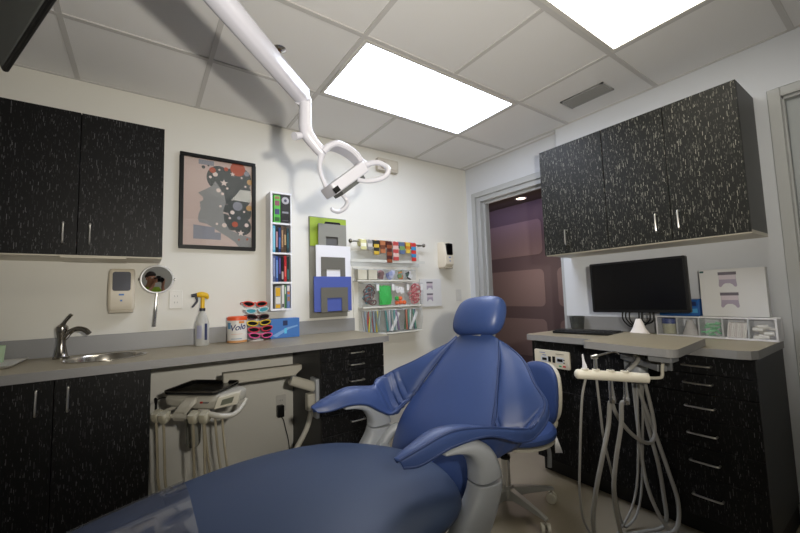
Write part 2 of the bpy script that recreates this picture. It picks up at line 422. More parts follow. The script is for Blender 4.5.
# countertop A with a hole for the basin
def plate_with_hole(poly, hole, z0, z1, name, mats, parent):
    bm = bmesh.new(); org = wloc(parent); es = []
    for loop in (poly, hole):
        vs = [bm.verts.new(Vector((x, y, z1)) - org) for x, y in loop]
        es += [bm.edges.new((vs[i], vs[(i + 1) % len(vs)])) for i in range(len(vs))]
    bmesh.ops.triangle_fill(bm, use_beauty=True, use_dissolve=False, edges=es)
    for f in list(bm.faces):
        c = f.calc_center_median() + org
        if ((c.x - SK[0]) / SK[2]) ** 2 + ((c.y - SK[1]) / SK[3]) ** 2 < .6: bm.faces.remove(f)
    r = bmesh.ops.extrude_face_region(bm, geom=bm.faces[:])
    for g in r['geom']:
        if isinstance(g, bmesh.types.BMVert): g.co.z -= z1 - z0
    bmesh.ops.recalc_face_normals(bm, faces=bm.faces)
    for f in bm.faces:
        f.material_index = 1 if abs(f.normal.z) < .5 else 0
    me = bpy.data.meshes.new(name); bm.to_mesh(me); bm.free()
    for m in mats: me.materials.append(m)
    o = bpy.data.objects.new(name, me); COL.objects.link(o); o.parent = parent
    return o
SK = (-2.862, -.27, .158, .15)
ZA = .922
t = thing('countertop', 'long grey laminate countertop with the sink, along the poster wall', 'countertop', (-2.4, -.3, .88))
hole = [(SK[0] + SK[2] * math.cos(2 * PI * k / 40), SK[1] + SK[3] * math.sin(2 * PI * k / 40)) for k in range(40)]
plate_with_hole([(-3.75, -.001), (-3.75, -.575), (-1.36, -.575), (-1.315, -.56), (-1.30, -.52), (-1.30, -.001)], hole, .882, ZA, 'worktop', [TOP, TOPE], t)
obj('backsplash', MB().box(-3.75, -1.29, -.02, -.001, ZA, 1.023), BSPL, t, bev=.002)
t = thing('sink_basin', 'round stainless steel basin let into the grey counter', 'sink', (SK[0], SK[1], ZA))
rows = []
for f_, z in ((1.09, .0015), (1.09, .004), (1.0, .004), (.97, -.005), (.95, -.06), (.9, -.11), (.7, -.14), (.25, -.15), (.2, -.152)):
    rows.append([(SK[0] + SK[2] * f_ * math.cos(2 * PI * k / 40), SK[1] + SK[3] * f_ * math.sin(2 * PI * k / 40), ZA + z) for k in range(40)])
obj('bowl', MB().loft(rows, cap0=False), STEEL, t)
obj('drain', MB().lathe([(.03, -.1505), (.028, -.147), (.012, -.148), (.001, -.15)], (SK[0], SK[1], ZA)), CHROME, t)
ZI = ZA + .0012
fx, fy = -3.055, -.13
t = thing('faucet', 'single-lever brushed metal faucet standing beside the round basin', 'faucet', (fx, fy, ZI))
obj('faucet_body', MB().lathe([(.034, 0), (.034, .006), (.028, .012), (.024, .03), (.017, .07), (.018, .10), (.023, .13), (.026, .15), (.024, .163), (.015, .172), (.001, .175)], (fx, fy, ZI)), FAUCET, t)
obj('spout', MB().tube([(fx + .01, fy - .005, ZI + .10), (fx + .035, fy - .02, ZI + .135), (fx + .065, fy - .04, ZI + .15), (fx + .095, fy - .055, ZI + .142), (fx + .115, fy - .065, ZI + .122)], [.013, .013, .012, .013, .012], 14), FAUCET, t)
obj('lever', MB().tube([(fx, fy, ZI + .168), (fx + .012, fy - .004, ZI + .19), (fx + .036, fy - .012, ZI + .225)], [.012, .008, .009], 10), FAUCET, t)
def rr(x0, x1, y0, y1, z): return [(x, y, z) for x, y in rrect(x0, x1, y0, y1, .015)]
solo('tray', MB().loft([rr(-3.60, -3.20, -.345, -.075, ZI), rr(-3.62, -3.185, -.36, -.06, ZI + .012), rr(-3.615, -3.19, -.355, -.065, ZI + .012), rr(-3.60, -3.205, -.34, -.08, ZI + .004)]), mat('tray_white', 'c9c6c0', .4), 'flat white tray lying on the counter behind the faucet', 'tray', (-3.4, -.2, ZI))
solo('paper_cup', MB().lathe([(.024, 0), (.03, .085), (.028, .085), (.022, .004)], (-3.295, -.09, ZI)), mat('pale_green', 'a9bf9c', .6), 'pale green cup standing against the backsplash at the edge of the photo', 'cup', (-3.295, -.09, ZI))

# wall B: base cabinet run
FB = -.52
t = thing('base_cabinet', 'long black dash-patterned base cabinet under the monitor counter', 'cabinet', (-.26, -1.7, 0))
ya, yb = -1.135, -2.264
obj('carcass', MB().box(-.5, -.001, yb, ya, .1, .862).box(FB, -.5, yb, yb + .002, .1, .862), SIDE, t)
obj('toe_kick', MB().box(-.455, -.001, yb + .005, ya, 0, .1), KICK, t)
for y1, y0 in ((ya, -1.487), (-1.49, -1.838)):
    obj('panel', MB().box(FB, -.501, y0, y1, .555, .858), LAM, t, bev=.001)
    obj('panel', MB().box(FB, -.501, y0, y1, .105, .552), LAM, t, bev=.001)
for zt, zb, hz in ((.858, .776, .815), (.773, .682, .732), (.679, .561, .621), (.558, .432, .495), (.429, .292, .366), (.289, .105, .209)):
    d = obj('drawer', MB().box(FB, -.501, yb + .002, -1.841, zb, zt), LAM, t, bev=.001)
    obj('handle', pull_h((FB, -1.996, hz), (FB, -2.106, hz), (-1, 0, 0)), NICKEL, d)
ZB = .903
t = thing('countertop', 'grey laminate countertop carrying the monitor and keyboard', 'countertop', (-.28, -1.7, .865))
r = .06
poly = [(-.001, -1.115), (-.545, -1.115), (-.545, -2.27 + r), (-.545 + r * .3, -2.27 + r * .3), (-.545 + r, -2.27), (-.001, -2.27)]
mb = MB(); mb.loft([[(x, y, .865) for x, y in poly], [(x, y, ZB) for x, y in poly]])
o = obj('worktop', mb, [TOP, TOPE], t, smooth=False)
for f in o.data.polygons: f.material_index = 1 if abs(f.normal.z) < .5 else 0
obj('backsplash', MB().box(-.02, -.001, -2.27, -1.10, ZB, 1.0), BSPL, t, bev=.002)
# upper cabinets on wall B
for y0, y1, doors, label in ((-1.598, -1.153, [(-1.598, -1.153, -1.33)], 'narrow single-door black patterned wall cabinet beside the doorway'),
                             (-2.256, -1.602, [(-1.938, -1.602, -1.872), (-2.256, -1.941, -1.979)], 'wide two-door black patterned wall cabinet above the monitor')):
    t = thing('wall_cabinet', label, 'cabinet', (-.16, (y0 + y1) / 2, 1.443))
    z0, z1 = 1.443, 2.211
    obj('carcass', MB().box(-.31, -.001, y0, y1, z0 + .018, z1), SIDEB, t)
    obj('underside', MB().box(-.312, -.001, y0, y1, z0, z0 + .018), CREAM, t)
    for a, b, hy in doors:
        d = obj('door', MB().box(-.332, -.311, a, b, z0 + .006, z1), LAMB, t, bev=.001)
        obj('handle', pull_v(-.332, hy, 1.506, 1.606, 'x'), NICKEL, d)
# ------------------------------------------------------------------ things on the poster wall
# framed poster
px0, px1, pz0, pz1 = -2.535, -2.068, 1.538, 2.171
t = thing('framed_poster', 'black framed poster of a profile with starry hair, hanging beside the wall cabinet', 'poster', ((px0 + px1) / 2, 0, pz0))
mb = MB(); w = .023
mb.box(px0, px1, -.026, -.002, pz0, pz0 + w).box(px0, px1, -.026, -.002, pz1 - w, pz1).box(px0, px0 + w, -.026, -.002, pz0 + w, pz1 - w).box(px1 - w, px1, -.026, -.002, pz0 + w, pz1 - w)
obj('picture_frame', mb, BLACK, t, bev=.002)
ix0, ix1, iz0, iz1 = px0 + w, px1 - w, pz0 + w, pz1 - w
PW, PH = ix1 - ix0, iz1 - iz0
PC = [mat('print_paper', 'c9b5ac', .7), mat('print_face', '8f908e', .7), mat('print_hair', '4a4f4e', .7), mat('print_star', 'e2d2c8', .7), mat('print_red', 'b0563c', .7), mat('print_block', '8d8f97', .7), mat('print_ochre', 'c9a06a', .7)]
LAY = [0]
def lay(d):
    LAY[0] += 1; return d - LAY[0] * .00002
def U(p): return (ix0 + p[0] * PW, iz0 + p[1] * PH)
mb = MB()
mb.mat(0).flat([U(p) for p in ((0, 0), (1, 0), (1, 1), (0, 1))], 'y', -.0080)
def disc(cx, cz, r, m, d, n=24, sx=1., sz=1.): mb.mat(m).flat([(U((cx, cz))[0] + r * sx * math.cos(2 * PI * k / n), U((cx, cz))[1] + r * sz * math.sin(2 * PI * k / n)) for k in range(n)], 'y', lay(-d))
# hair lobes, face and neck
for cx, cz, r, sx, sz in ((.50, .80, .078, 1, 1.1), (.68, .83, .062, 1.1, 1), (.84, .82, .07, 1, 1.2), (.88, .64, .075, .7, 1.2), (.62, .66, .085, 1, 1.1), (.74, .62, .07, 1, 1.3), (.62, .45, .032, 1.3, .9), (.76, .43, .055, 1, 1.1), (.90, .42, .042, 1, 1.4), (.58, .31, .045, 1, 1), (.70, .28, .05, 1, 1), (.86, .25, .056, 1, 1.1), (.80, .36, .06, 1, 1)):
    cx2 = min(cx, 1 - r * sx / PW - .005); disc(cx2, min(cz, 1 - r * sz / PH - .005), r, 2, .0083, 28, sx, sz)
face = [(.44, .76), (.40, .70), (.33, .665), (.20, .60), (.27, .555), (.27, .52), (.22, .495), (.235, .465), (.225, .45), (.24, .425), (.23, .40), (.21, .36), (.20, .30), (.22, .265), (.33, .25), (.40, .22), (.46, .19), (.62, .12), (.74, .06), (.80, .004), (.998, .004), (.998, .12), (.80, .16), (.66, .20), (.58, .30), (.56, .42), (.60, .52), (.58, .60), (.50, .70)]
mb.mat(1).flat([U(p) for p in face], 'y', lay(-.0086))
mb.mat(5).flat([U(p) for p in ((.14, .075), (.53, .075), (.53, .16), (.44, .16), (.44, .215), (.14, .235))], 'y', lay(-.0089))
mb.mat(5).flat([U(p) for p in ((.20, .935), (.42, .935), (.42, .99), (.20, .99))], 'y', lay(-.0089))
disc(.27, .905, .011, 2, .0089); disc(.34, .93, .006, 2, .0089)
def star(cx, cz, r):
    c = U((cx, cz)); mb.mat(3).flat([(c[0] + (r if k % 2 == 0 else r * .42) * math.sin(PI * k / 5), c[1] + (r if k % 2 == 0 else r * .42) * math.cos(PI * k / 5)) for k in range(10)], 'y', lay(-.0090))
for a in ((.57, .75, .026), (.70, .87, .018), (.83, .17, .024), (.50, .90, .010), (.84, .84, .010)): star(*a)
for cx, cz, r, m in ((.44, .84, .016, 3), (.49, .655, .014, 3), (.55, .62, .010, 3), (.37, .80, .009, 3), (.40, .885, .02, 4), (.78, .94, .05, 4), (.60, .92, .014, 4), (.92, .90, .018, 5), (.78, .49, .032, 5), (.96, .48, .02, 6), (.70, .41, .014, 3), (.74, .27, .02, 4), (.58, .25, .015, 3), (.47, .26, .008, 3), (.92, .27, .014, 3), (.80, .35, .012, 5), (.88, .43, .008, 3), (.97, .80, .02, 6), (.62, .69, .008, 3), (.90, .74, .007, 3), (.52, .47, .008, 3), (.66, .34, .008, 3), (.93, .10, .008, 4), (.80, .09, .006, 4)): disc(cx, cz, r, m, .0088, 16)
obj('print', mb, PC, t, smooth=False)
obj('glass', MB().box(ix0, ix1, -.014, -.012, iz0, iz1), GLASS, t)

# soap dispenser by the cabinet
def wall_dispenser(label, x0, x1, z0, z1, dep, facing):
    t = thing('soap_dispenser', label, 'dispenser', ((x0 + x1) / 2, 0, z0))
    h = z1 - z0; mb = MB(); w2 = (x1 - x0) / 2; c = (x0 + x1) / 2
    rows = []
    for f, zz, d in ((.96, z0, dep * .78), (1., z0 + h * .12, dep), (1., z0 + h * .5, dep), (.97, z0 + h * .9, dep * .86), (.9, z1, dep * .6)):
        rows.append([(c - w2 * f, 0, zz), (c - w2 * f, -d * .8, zz), (c - w2 * f * .85, -d, zz), (c + w2 * f * .85, -d, zz), (c + w2 * f, -d * .8, zz), (c + w2 * f, 0, zz)])
    mb.loft(rows); obj('housing', mb, ALMOND, t, bev=.006)
    a, b = (c - w2 * .66, c + w2 * .66)
    obj('window', MB().prism(rrect(a, b, z0 + h * .47, z0 + h * .92, .012), 'y', -dep - .004, -dep * .8), SMOKE if not facing else BLACKG, t, bev=.002)
    obj('spout_cover', MB().box(c - w2 * .9, c + w2 * .9, -dep * .86, -.01, z0 - .012, z0 + .004), mat('almond_dark', 'a89f8c', .5), t, bev=.003)
    obj('badge', MB().box(c - .012, c + .012, -dep - .002, -dep + .004, z0 + h * .36, z0 + h * .40), mat('badge_blue', '4a78b8', .5), t)
    obj('indicator', MB().box(c - .005, c + .005, -dep - .002, -dep + .004, z0 + h * .22, z0 + h * .26), mat('badge_blue', '4a78b8', .5), t)
    return t
wall_dispenser('cream soap dispenser with a smoked window, on the wall by the hand mirror', -2.879, -2.752, 1.155, 1.398, .075, False)
wall_dispenser('cream hand-sanitizer dispenser high on the wall by the corner and door frame', -.36, -.245, 1.45, 1.70, .115, True)
# round hand mirror on a hook
mc = (-2.645, -.045, 1.337)
t = thing('hand_mirror', 'round chrome-rimmed hand mirror hanging beside the soap dispenser', 'mirror', (mc[0], 0, mc[2]))
MT = Matrix.Translation(mc) @ Matrix.Rotation(math.radians(-2.6), 4, 'Z') @ Matrix.Rotation(math.radians(3.0), 4, 'X') @ Matrix.Translation((-mc[0], -mc[1], -mc[2]))
def TMB():
    m = MB(); m.T = MT; return m
obj('rim', TMB().lathe([(.0765, -.006), (.0775, -.012), (.083, -.013), (.088, -.004), (.088, .006), (.080, .012), (.074, .010)], mc, 'y', 40), mat('satin_silver', 'd6d6d6', .35, .3), t)
prof = [(r, -.0095 - .0006 * (1 - (r / .077) ** 2)) for r in (.077, .066, .055, .044, .033, .022, .011, .0005)]
obj('mirror_glass', TMB().lathe(prof, mc, 'y', 40), mat('mirror', 'f4f4f4', .01, 1.), t)
obj('mirror_back', TMB().lathe([(.078, .008), (.06, .016), (.001, .018)], mc, 'y', 40), WHITEP, t)
obj('pivot', TMB().cyl((mc[0] - .094, mc[1], mc[2]), (mc[0] - .084, mc[1], mc[2]), .009, n=12).cyl((mc[0] + .084, mc[1], mc[2]), (mc[0] + .094, mc[1], mc[2]), .009, n=12), CHROME, t)
hx = mc[0]
obj('handle', TMB().tube([(hx, mc[1], mc[2] - .084), (hx - .002, mc[1] - .002, mc[2] - .12), (hx - .007, mc[1] - .004, mc[2] - .2), (hx - .013, mc[1] - .002, mc[2] - .285)], [.007, .0075, .011, .012], 12), CHROME, t)
obj('hook', MB().tube([(hx, -.001, mc[2] + .08), (hx, -.02, mc[2] + .075), (hx, -.03, mc[2] + .09)], .004), CHROME, t)
PLATE = mat('plate_ivory', 'd0cec8', .4)
# outlets and switches
def plate(name, label, cat, x, z, toggles, loc_y=0):
    t = thing(name, label, cat, (x, loc_y, z))
    obj('cover_plate', MB().prism(rrect(x - .036, x + .036, z - .058, z + .058, .006), 'y', -.006, 0), PLATE, t, bev=.0015)
    if toggles == 'outlet':
        mb = MB()
        for dz in (-.02, .02):
            mb.prism([(x + .017 * math.cos(2 * PI * k / 16), z + dz + .014 * math.sin(2 * PI * k / 16)) for k in range(16)], 'y', -.0075, -.005)
        obj('socket', mb, PLATE, t)
        mb = MB()
        for dz in (-.02, .02):
            mb.box(x - .008, x - .006, -.0079, -.007, z + dz - .004, z + dz + .006).box(x + .006, x + .008, -.0079, -.007, z + dz - .004, z + dz + .006)
        obj('slot', mb, BLACK, t)
    else:
        obj('rocker', MB().box(x - .014, x + .014, -.010, -.005, z - .03, z + .03), PLATE, t, bev=.002)
plate('power_outlet', 'white double wall outlet between the hand mirror and the spray bottle', 'outlet', -2.543, 1.212, 'outlet')
plate('power_outlet', 'white wall outlet in the knee space under the counter, adapter plugged in', 'outlet', -1.888, .452, 'outlet')
plate('light_switch', 'white rocker light switch on the wall beside the door frame', 'switch', -.10, 1.18, 'switch')
t = thing('power_adapter', 'black plug-in power adapter in the outlet under the counter', 'adapter', (-1.90, -.03, .41))
obj('adapter_body', MB().box(-1.923, -1.877, -.05, -.006, .365, .445), BLACK, t, bev=.006)
obj('cord', MB().tube([(-1.895, -.03, .366), (-1.88, -.035, .34), (-1.865, -.03, .28), (-1.845, -.03, .19), (-1.83, -.05, .02), (-1.86, -.12, .006)], .003, 6), BLACK, t)

# media cubby
cx0, cx1, cz0, cz1 = -1.992, -1.842, 1.115, 1.955
t = thing('media_shelf', 'narrow tall white wall cubby with four compartments of cases', 'shelf', (-1.917, 0, cz0))
obj('side_panel', MB().box(cx0, cx0 + .014, -.125, -.001, cz0, cz1), WHITEP, t)
obj('side_panel', MB().box(cx1 - .008, cx1, -.125, -.001, cz0, cz1), WHITEP, t)
shz = [1.115, 1.302, 1.509, 1.722, 1.943]
for z in shz: obj('shelf_board', MB().box(cx0 + .014, cx1 - .008, -.125, -.001, z, z + .013), WHITEP, t)
obj('back_panel', MB().box(cx0 + .014, cx1 - .008, -.006, -.001, cz0 + .013, cz1 - .012), mat('shelf_back', '55555a', .7), t)
def case(label, x, w, z, h, col, cols=(), cat='case', name='disc_case', group=None, d=.012, yf=-.118):
    mb = MB(); mb.box(x, x + w, yf, -.008, z, z + h)
    n = len(cols); ms = [mat('case_' + col, col, .35)]
    for i, (f0, f1, c) in enumerate(cols):
        m = mat('case_' + c, c, .4)
        if m not in ms: ms.append(m)
        mb.mat(ms.index(m)).box(x + w * .14, x + w * .86, yf - .0006, yf + .001, z + h * f0, z + h * f1)
    return solo(name, mb, ms, label, cat, (x + w / 2, -.06, z), group, bev=.0008)
b4, b3, b2, b1 = [z + .0132 for z in shz[:4]]
case('green box with dark print in the top compartment of the wall cubby', -1.966, .046, b1, .198, '58b848', ((.62, .8, '8a4a5a'), (.3, .5, '3a3a6a'), (.05, .2, '2a5a2a'), (.86, .96, '9a6a4a')), 'box', 'game_box')
o = case('black box with a silver ball picture in the top compartment of the wall cubby', -1.917, .064, b1, .203, '121214', ((.35, .42, '8a8a92'), (.08, .11, '5a5a60')), 'box', 'game_box')
bc = (-1.885, -.1187, b1 + .165)
bl = obj('printed_ball', MB().lathe([(.001, -.0012), (.026, -.001), (.027, 0)], bc, 'y', 20).mat(1).lathe([(.001, -.0018), (.012, -.0016), (.012, -.001)], bc, 'y', 5), [mat('ball_silver', 'b0aeb4', .5), mat('ball_dark', '46465a', .5)], o)
specs2 = [('pale blue', '5aa8c8', (.1, .9, '8ac8dc')), ('black and pink', '1c1c20', (.2, .8, 'b08890')), ('navy', '223a6a', (.15, .6, '4a72b0')), ('brown', '5a4636', (.2, .85, 'a08060')), ('bronze', '4a3a2a', (.3, .7, 'b49a70')), ('dark teal', '1c3a40', (.2, .8, '2e6068'))]
for i, (nm, c, st) in enumerate(specs2):
    case(nm + ' disc case on the second level of the wall cubby', -1.974 + i * .0195, .0172, b2, .192 - (i % 3) * .006, c, (st,), group='disc cases in the second compartment')
specs3 = [('grey-blue', '5a6488', (.2, .9, '8a94b4')), ('bright blue', '2a4a90', (.15, .85, '6a8cc8')), ('violet', '2a2440', (.3, .9, '5a4a90')), ('black', '101014', (.1, .4, 'c0b0b0')), ('red', 'b02028', (.2, .6, 'd86058')), ('dark green', '1c2c2a', (.1, .5, '3a6a68'))]
for i, (nm, c, st) in enumerate(specs3):
    case(nm + ' disc case on the third level of the wall cubby', -1.974 + i * .0195, .0172, b3, .186 - (i % 2) * .005, c, (st,), group='disc cases in the third compartment')
case('grey case with yellow blocks in the bottom compartment of the wall cubby', -1.962, .044, b4, .155, '9a9a98', ((.56, .94, 'd8a828'), (.22, .52, 'd8d6d2'), (.03, .19, 'd8a828')), 'case', 'storage_case')
case('white book with a dark spine foot in the bottom compartment of the cubby', -1.914, .018, b4, .165, 'd6d6d4', ((.05, .2, '303038'),), 'book', 'book')
case('green-spined book in the bottom compartment of the cubby', -1.894, .013, b4, .168, '4a7a50', ((.6, .9, 'b8c8b0'),), 'book', 'book')
case('blue and orange book standing last in the bottom compartment of the cubby', -1.878, .024, b4, .163, '6a82b0', ((.60, .72, 'd07a38'), (.75, .98, 'd8d0c8'), (.3, .5, 'a07858')), 'book', 'book')

# folder rack
fx0, fx1 = -1.668, -1.352
RACKC = mat('rack_grey', '86857c', .55); POCK = mat('pocket_grey', '66645c', .55)
t = thing('folder_rack', 'tall grey wall rack with three notched pockets for folders', 'rack', (-1.51, 0, 1.042))
obj('back_plate', MB().box(fx0, fx1, -.016, -.001, 1.042, 1.832), RACKC, t, bev=.002)
def arch(x0, x1, z0, z1, nx0, nx1, nz, y):
    return MB().prism([(x0, z0), (nx0, z0), (nx0, nz), (nx1, nz), (nx1, z0), (x1, z0), (x1, z1), (x0, z1)], 'y', y - .003, y)
obj('pocket', arch(-1.612, -1.374, 1.586, 1.772, -1.55, -1.447, 1.672, -.058), RACKC, t)
obj('pocket', arch(-1.600, -1.397, 1.322, 1.508, -1.556, -1.440, 1.412, -.076), POCK, t)
obj('pocket', arch(-1.612, -1.388, 1.084, 1.272, -1.562, -1.440, 1.192, -.096), POCK, t)
for z, y0 in ((1.586, -.058), (1.322, -.076), (1.084, -.096)): obj('pocket_floor', MB().box(-1.612, -1.374, y0, -.0165, z - .004, z - .0005), POCK, t)
solo('folder', MB().box(-1.666, -1.356, -.026, -.018, 1.598, 1.824), mat('lime_folder', '93ab2e', .5), 'lime green folder behind the top pocket of the wall rack', 'folder', (-1.51, -.022, 1.6), bev=.001)
o = solo('clipboard', MB().box(-1.606, -1.380, -.046, -.036, 1.588, 1.768), mat('grey_board', '5c5b5a', .5), 'grey clipboard with a black clip in the top pocket of the rack', 'clipboard', (-1.49, -.04, 1.59), bev=.002)
obj('clip', MB().box(-1.555, -1.42, -.054, -.046, 1.757, 1.784).cyl((-1.55, -.050, 1.788), (-1.425, -.050, 1.788), .004, n=10), BLACK, o, bev=.002)
solo('folder', MB().box(-1.638, -1.345, -.072, -.0625, 1.327, 1.600), mat('white_folder', 'e6e6ea', .6), 'white folder in the middle pocket of the wall rack', 'folder', (-1.49, -.06, 1.33), bev=.002)
solo('folder', MB().box(-1.664, -1.352, -.091, -.0815, 1.089, 1.356), mat('blue_folder', '4a5ba6', .55), 'blue folder in the lowest pocket of the wall rack', 'folder', (-1.5, -.08, 1.09), bev=.002)
# sticker rolls on a rod
t = thing('sticker_rod', 'thin metal wall rod with round ends carrying sticker rolls', 'rod', (-.96, -.06, 1.645))
obj('rod', MB().cyl((-1.335, -.065, 1.65), (-.585, -.065, 1.65), .006, n=10), NICKEL, t)
for x in (-1.34, -.58): obj('end_knob', MB().sphere((x, -.065, 1.65), (.014, .018, .018), 12, 8), FAUCET, t)
for x in (-1.31, -.60): obj('bracket', MB().cyl((x, -.001, 1.65), (x, -.062, 1.65), .007, n=10), FAUCET, t)
rolls = [('pale yellow', 'd9d49a', 'efeede', .05, .048), ('white and grey', 'c8c4c0', '8a8a88', .045, .05), ('black and yellow', '2a2a26', 'c8a838', .05, .085), ('brown', '6a3a26', 'b0704a', .05, .07), ('dark red', '4a1e1c', '8a4a2c', .052, .15), ('white and red', 'd8b8b0', 'b84a48', .055, .13), ('blue and green speckled', '5a6a8a', '7a9a5a', .055, .07), ('orange', 'c07a2a', 'd8b848', .045, .06), ('red and blue', 'c83a34', '3a88b8', .05, .13)]
x = -1.262
for i, (nm, c1, c2, w, tail) in enumerate(rolls):
    w += .009; tail += .012; mb = MB(); R_ = .030
    mb.lathe([(.008, x), (R_, x), (R_, x + w - .004), (.008, x + w - .004)], (0, -.065, 1.64), 'x', 20)
    nseg = max(2, int(tail / .03)) + 1
    for j in range(nseg):
        mb.mat((j + i) % 2).box(x + .002, x + w - .006, -.065 - R_ - .0015, -.065 - R_, 1.64 + .02 - (tail + .02) * (j + 1) / nseg, 1.64 + .02 - (tail + .02) * j / nseg)
    mb.mat(1).lathe([(R_ + .0008, x + w * .3), (R_ + .0008, x + w * .62)], (0, -.065, 1.64), 'x', 20)
    solo('sticker_roll', mb, [mat('roll_' + c1, c1, .5), mat('roll_' + c2, c2, .5)], nm + ' sticker roll hanging on the wall rod', 'sticker roll', (x, -.065, 1.64), 'sticker rolls on the wall rod')
    x += w + .005
# acrylic chute under the rolls
t = thing('acrylic_shelf', 'clear acrylic shelf on the wall under the sticker rolls', 'shelf', (-.97, 0, 1.47))
obj('shelf_back', MB().box(-1.35, -.59, -.004, -.001, 1.45, 1.58), CLEAR, t)
obj('shelf_plate', MB().loft([[(-1.35, -.004, 1.50), (-1.35, -.004, 1.503), (-1.35, -.085, 1.483), (-1.35, -.085, 1.48)], [(-.59, -.004, 1.50), (-.59, -.004, 1.503), (-.59, -.085, 1.483), (-.59, -.085, 1.48)]]), CLEAR, t)
obj('shelf_lip', MB().box(-1.35, -.59, -.088, -.085, 1.478, 1.50), mat('acrylic_edge', 'd0d0c8', .3), t)
# bins for small toys
BINF = mat('bin_frame', 'dedcd2', .45)
t = thing('bin_board', 'white board on the wall behind three rows of clear bins', 'board', (-.97, 0, .872))
obj('hanging_board', MB().box(-1.295, -.615, -.012, -.001, .872, 1.445), BINF, t, bev=.002)
def bin_row(label, x0, x1, z0, z1, dep, n, tilt, wid=None):
    t = thing('bin_rack', label, 'bin rack', ((x0 + x1) / 2, -.012, z0))
    obj('rail', MB().box(x0 - .006, x1 + .006, -dep - .004, -.013, z0 - .012, z0), BINF, t, bev=.001)
    ws = wid or [(x1 - x0) / n] * n; xs = [x0]; 
    for w in ws: xs.append(xs[-1] + w)
    for i in range(n):
        a, b = xs[i] + .003, xs[i + 1] - .003
        prof = [(-.014, z1), (-.014, z0 + .002), (-dep, z0 + .002), (-dep - tilt, z0 + (z1 - z0) * .55), (-dep - tilt * .6, z1 - .012)]
        mb = MB(); pts = prof; th = .003
        for (y0, za), (y1, zb) in zip(pts[:-1], pts[1:]):
            mb.add([(a, y0, za), (b, y0, za), (b, y1, zb), (a, y1, zb)], [(0, 1, 2, 3)])
        for xx in (a, b): mb.add([(xx, y, z) for y, z in prof], [tuple(range(len(prof)))])
        o = obj('bin', mb, CLEAR, t, smooth=False)
        obj('label_tab', MB().box(b - .030, b - .004, -dep - tilt * .6 - .0035, -dep - tilt * .6 - .002, z1 - .075, z1 - .02), PAPER, o) if n == 4 else None
        obj('bin_rim', MB().tube([(a, -dep - tilt * .6, z1 - .012), (b, -dep - tilt * .6, z1 - .012)], .0025, 6, 1).tube([(a, -.014, z1), (a, -dep - tilt * .6, z1 - .012)], .0022, 6, 1).tube([(b, -.014, z1), (b, -dep - tilt * .6, z1 - .012)], .0022, 6, 1), mat('bin_edge', 'c4c6c6', .3), o)
    return xs
xa = bin_row('top row of small white-fronted compartments under the acrylic shelf', -1.292, -.70, 1.328, 1.428, .09, 6, .003)
xb = bin_row('middle row of four clear tilt bins on the wall board', -1.252, -.635, 1.108, 1.312, .10, 4, .012)
xc = bin_row('bottom row of three big clear hopper bins just above the counter end', -1.255, -.672, .888, 1.088, .115, 3, .028)
for i, (lab, c) in enumerate((('cream card box filling the first top compartment', 'd8d2bc'), ('cream card box filling the second top compartment', 'd6d0ba'))):
    solo('card_box', MB().box(xa[i] + .008, xa[i + 1] - .008, -.082, -.02, 1.333, 1.418), mat('card_' + c, c, .7), lab + ' of the bin board', 'box', (xa[i] + .05, -.05, 1.333), bev=.002)
def scatter(name, label, cat, x0, x1, z0, z1, y0, y1, cols, n, shape, group):
    for i in range(n):
        mb = MB(); cx, cz, cy = random.uniform(x0, x1), z0 + (z1 - z0) * (i + .5) / n, random.uniform(y0, y1)
        c = cols[i % len(cols)]; a = random.uniform(-.5, .5)
        if shape == 'ball': 
            k = i % 3; cx = x0 + (x1 - x0) * (k + .5) / 3; cz = z0 + (i // 3) * .036; mb.sphere((cx, cy, cz), .019, 14, 9)
        elif shape == 'band':
            mb.T = Matrix.Translation((cx, cy, cz)) @ Matrix.Rotation(a, 4, 'Y') @ Matrix.Rotation(random.uniform(0, 1), 4, 'X')
            mb.tube([(.03 * math.cos(2 * PI * k / 14), 0, .024 * math.sin(2 * PI * k / 14)) for k in range(14)], .005, 6, 1, True)
        elif shape == 'stick':
            cx = x0 + .01 + (x1 - x0 - .02) * (i + .5) / n; z0_ = z0 + .004
            mb.T = Matrix.Translation((cx, cy, z0_)) @ Matrix.Rotation(a * .35, 4, 'Y')
            mb.lathe([(.001, 0), (.0085, .004), (.0085, z1 - z0 - .03), (.006, z1 - z0 - .012), (.002, z1 - z0)], n=10)
        elif shape == 'pack':
            mb.T = Matrix.Translation((cx, cy, cz)) @ Matrix.Rotation(a, 4, 'Y')
            mb.box(-.02, .02, -.004, .004, -.018, .018)
        solo(name, mb, mat('toy_' + c, c, .45), label, cat, (cx, cy, cz if shape != 'stick' else z0), group)
for i, (cs, nm) in enumerate(((('7a5a58', 'a8787a', '5a4848'), 'brown and pink'), (('9aa4d0', 'c8cce4', '6a78b8'), 'pale blue'), (('c87838', '6a8a58', '8a8a8a'), 'orange and green'), (('1c1c20', 'e0e0e0', '2a4a3a'), 'black and white'))):
    scatter('toy_packet', nm + ' toy packet in the top compartments of the bin board', 'toy packet', xa[i + 2] + .03, xa[i + 3] - .03, 1.35, 1.40, -.07, -.03, cs, 5, 'pack', nm + ' packets in a top compartment')
scatter('bracelet', 'brown or teal bracelet heaped in the first middle bin', 'bracelet', xb[0] + .04, xb[1] - .04, 1.14, 1.27, -.09, -.04, ['7a4a44', '6a5a5c', '4a8a9a', '8a6460', '5a3a38'], 22, 'band', 'bracelets in the first middle bin')
mb = MB()
for k in range(60):
    x = random.uniform(xb[1] + .032, xb[2] - .032); zt = random.uniform(1.24, 1.285)
    mb.tube([(x, -.05 - random.uniform(0, .03), 1.122), (x + random.uniform(-.015, .015), -.075, 1.18), (x + random.uniform(-.02, .02), -.06, zt)], .008, 6, 4)
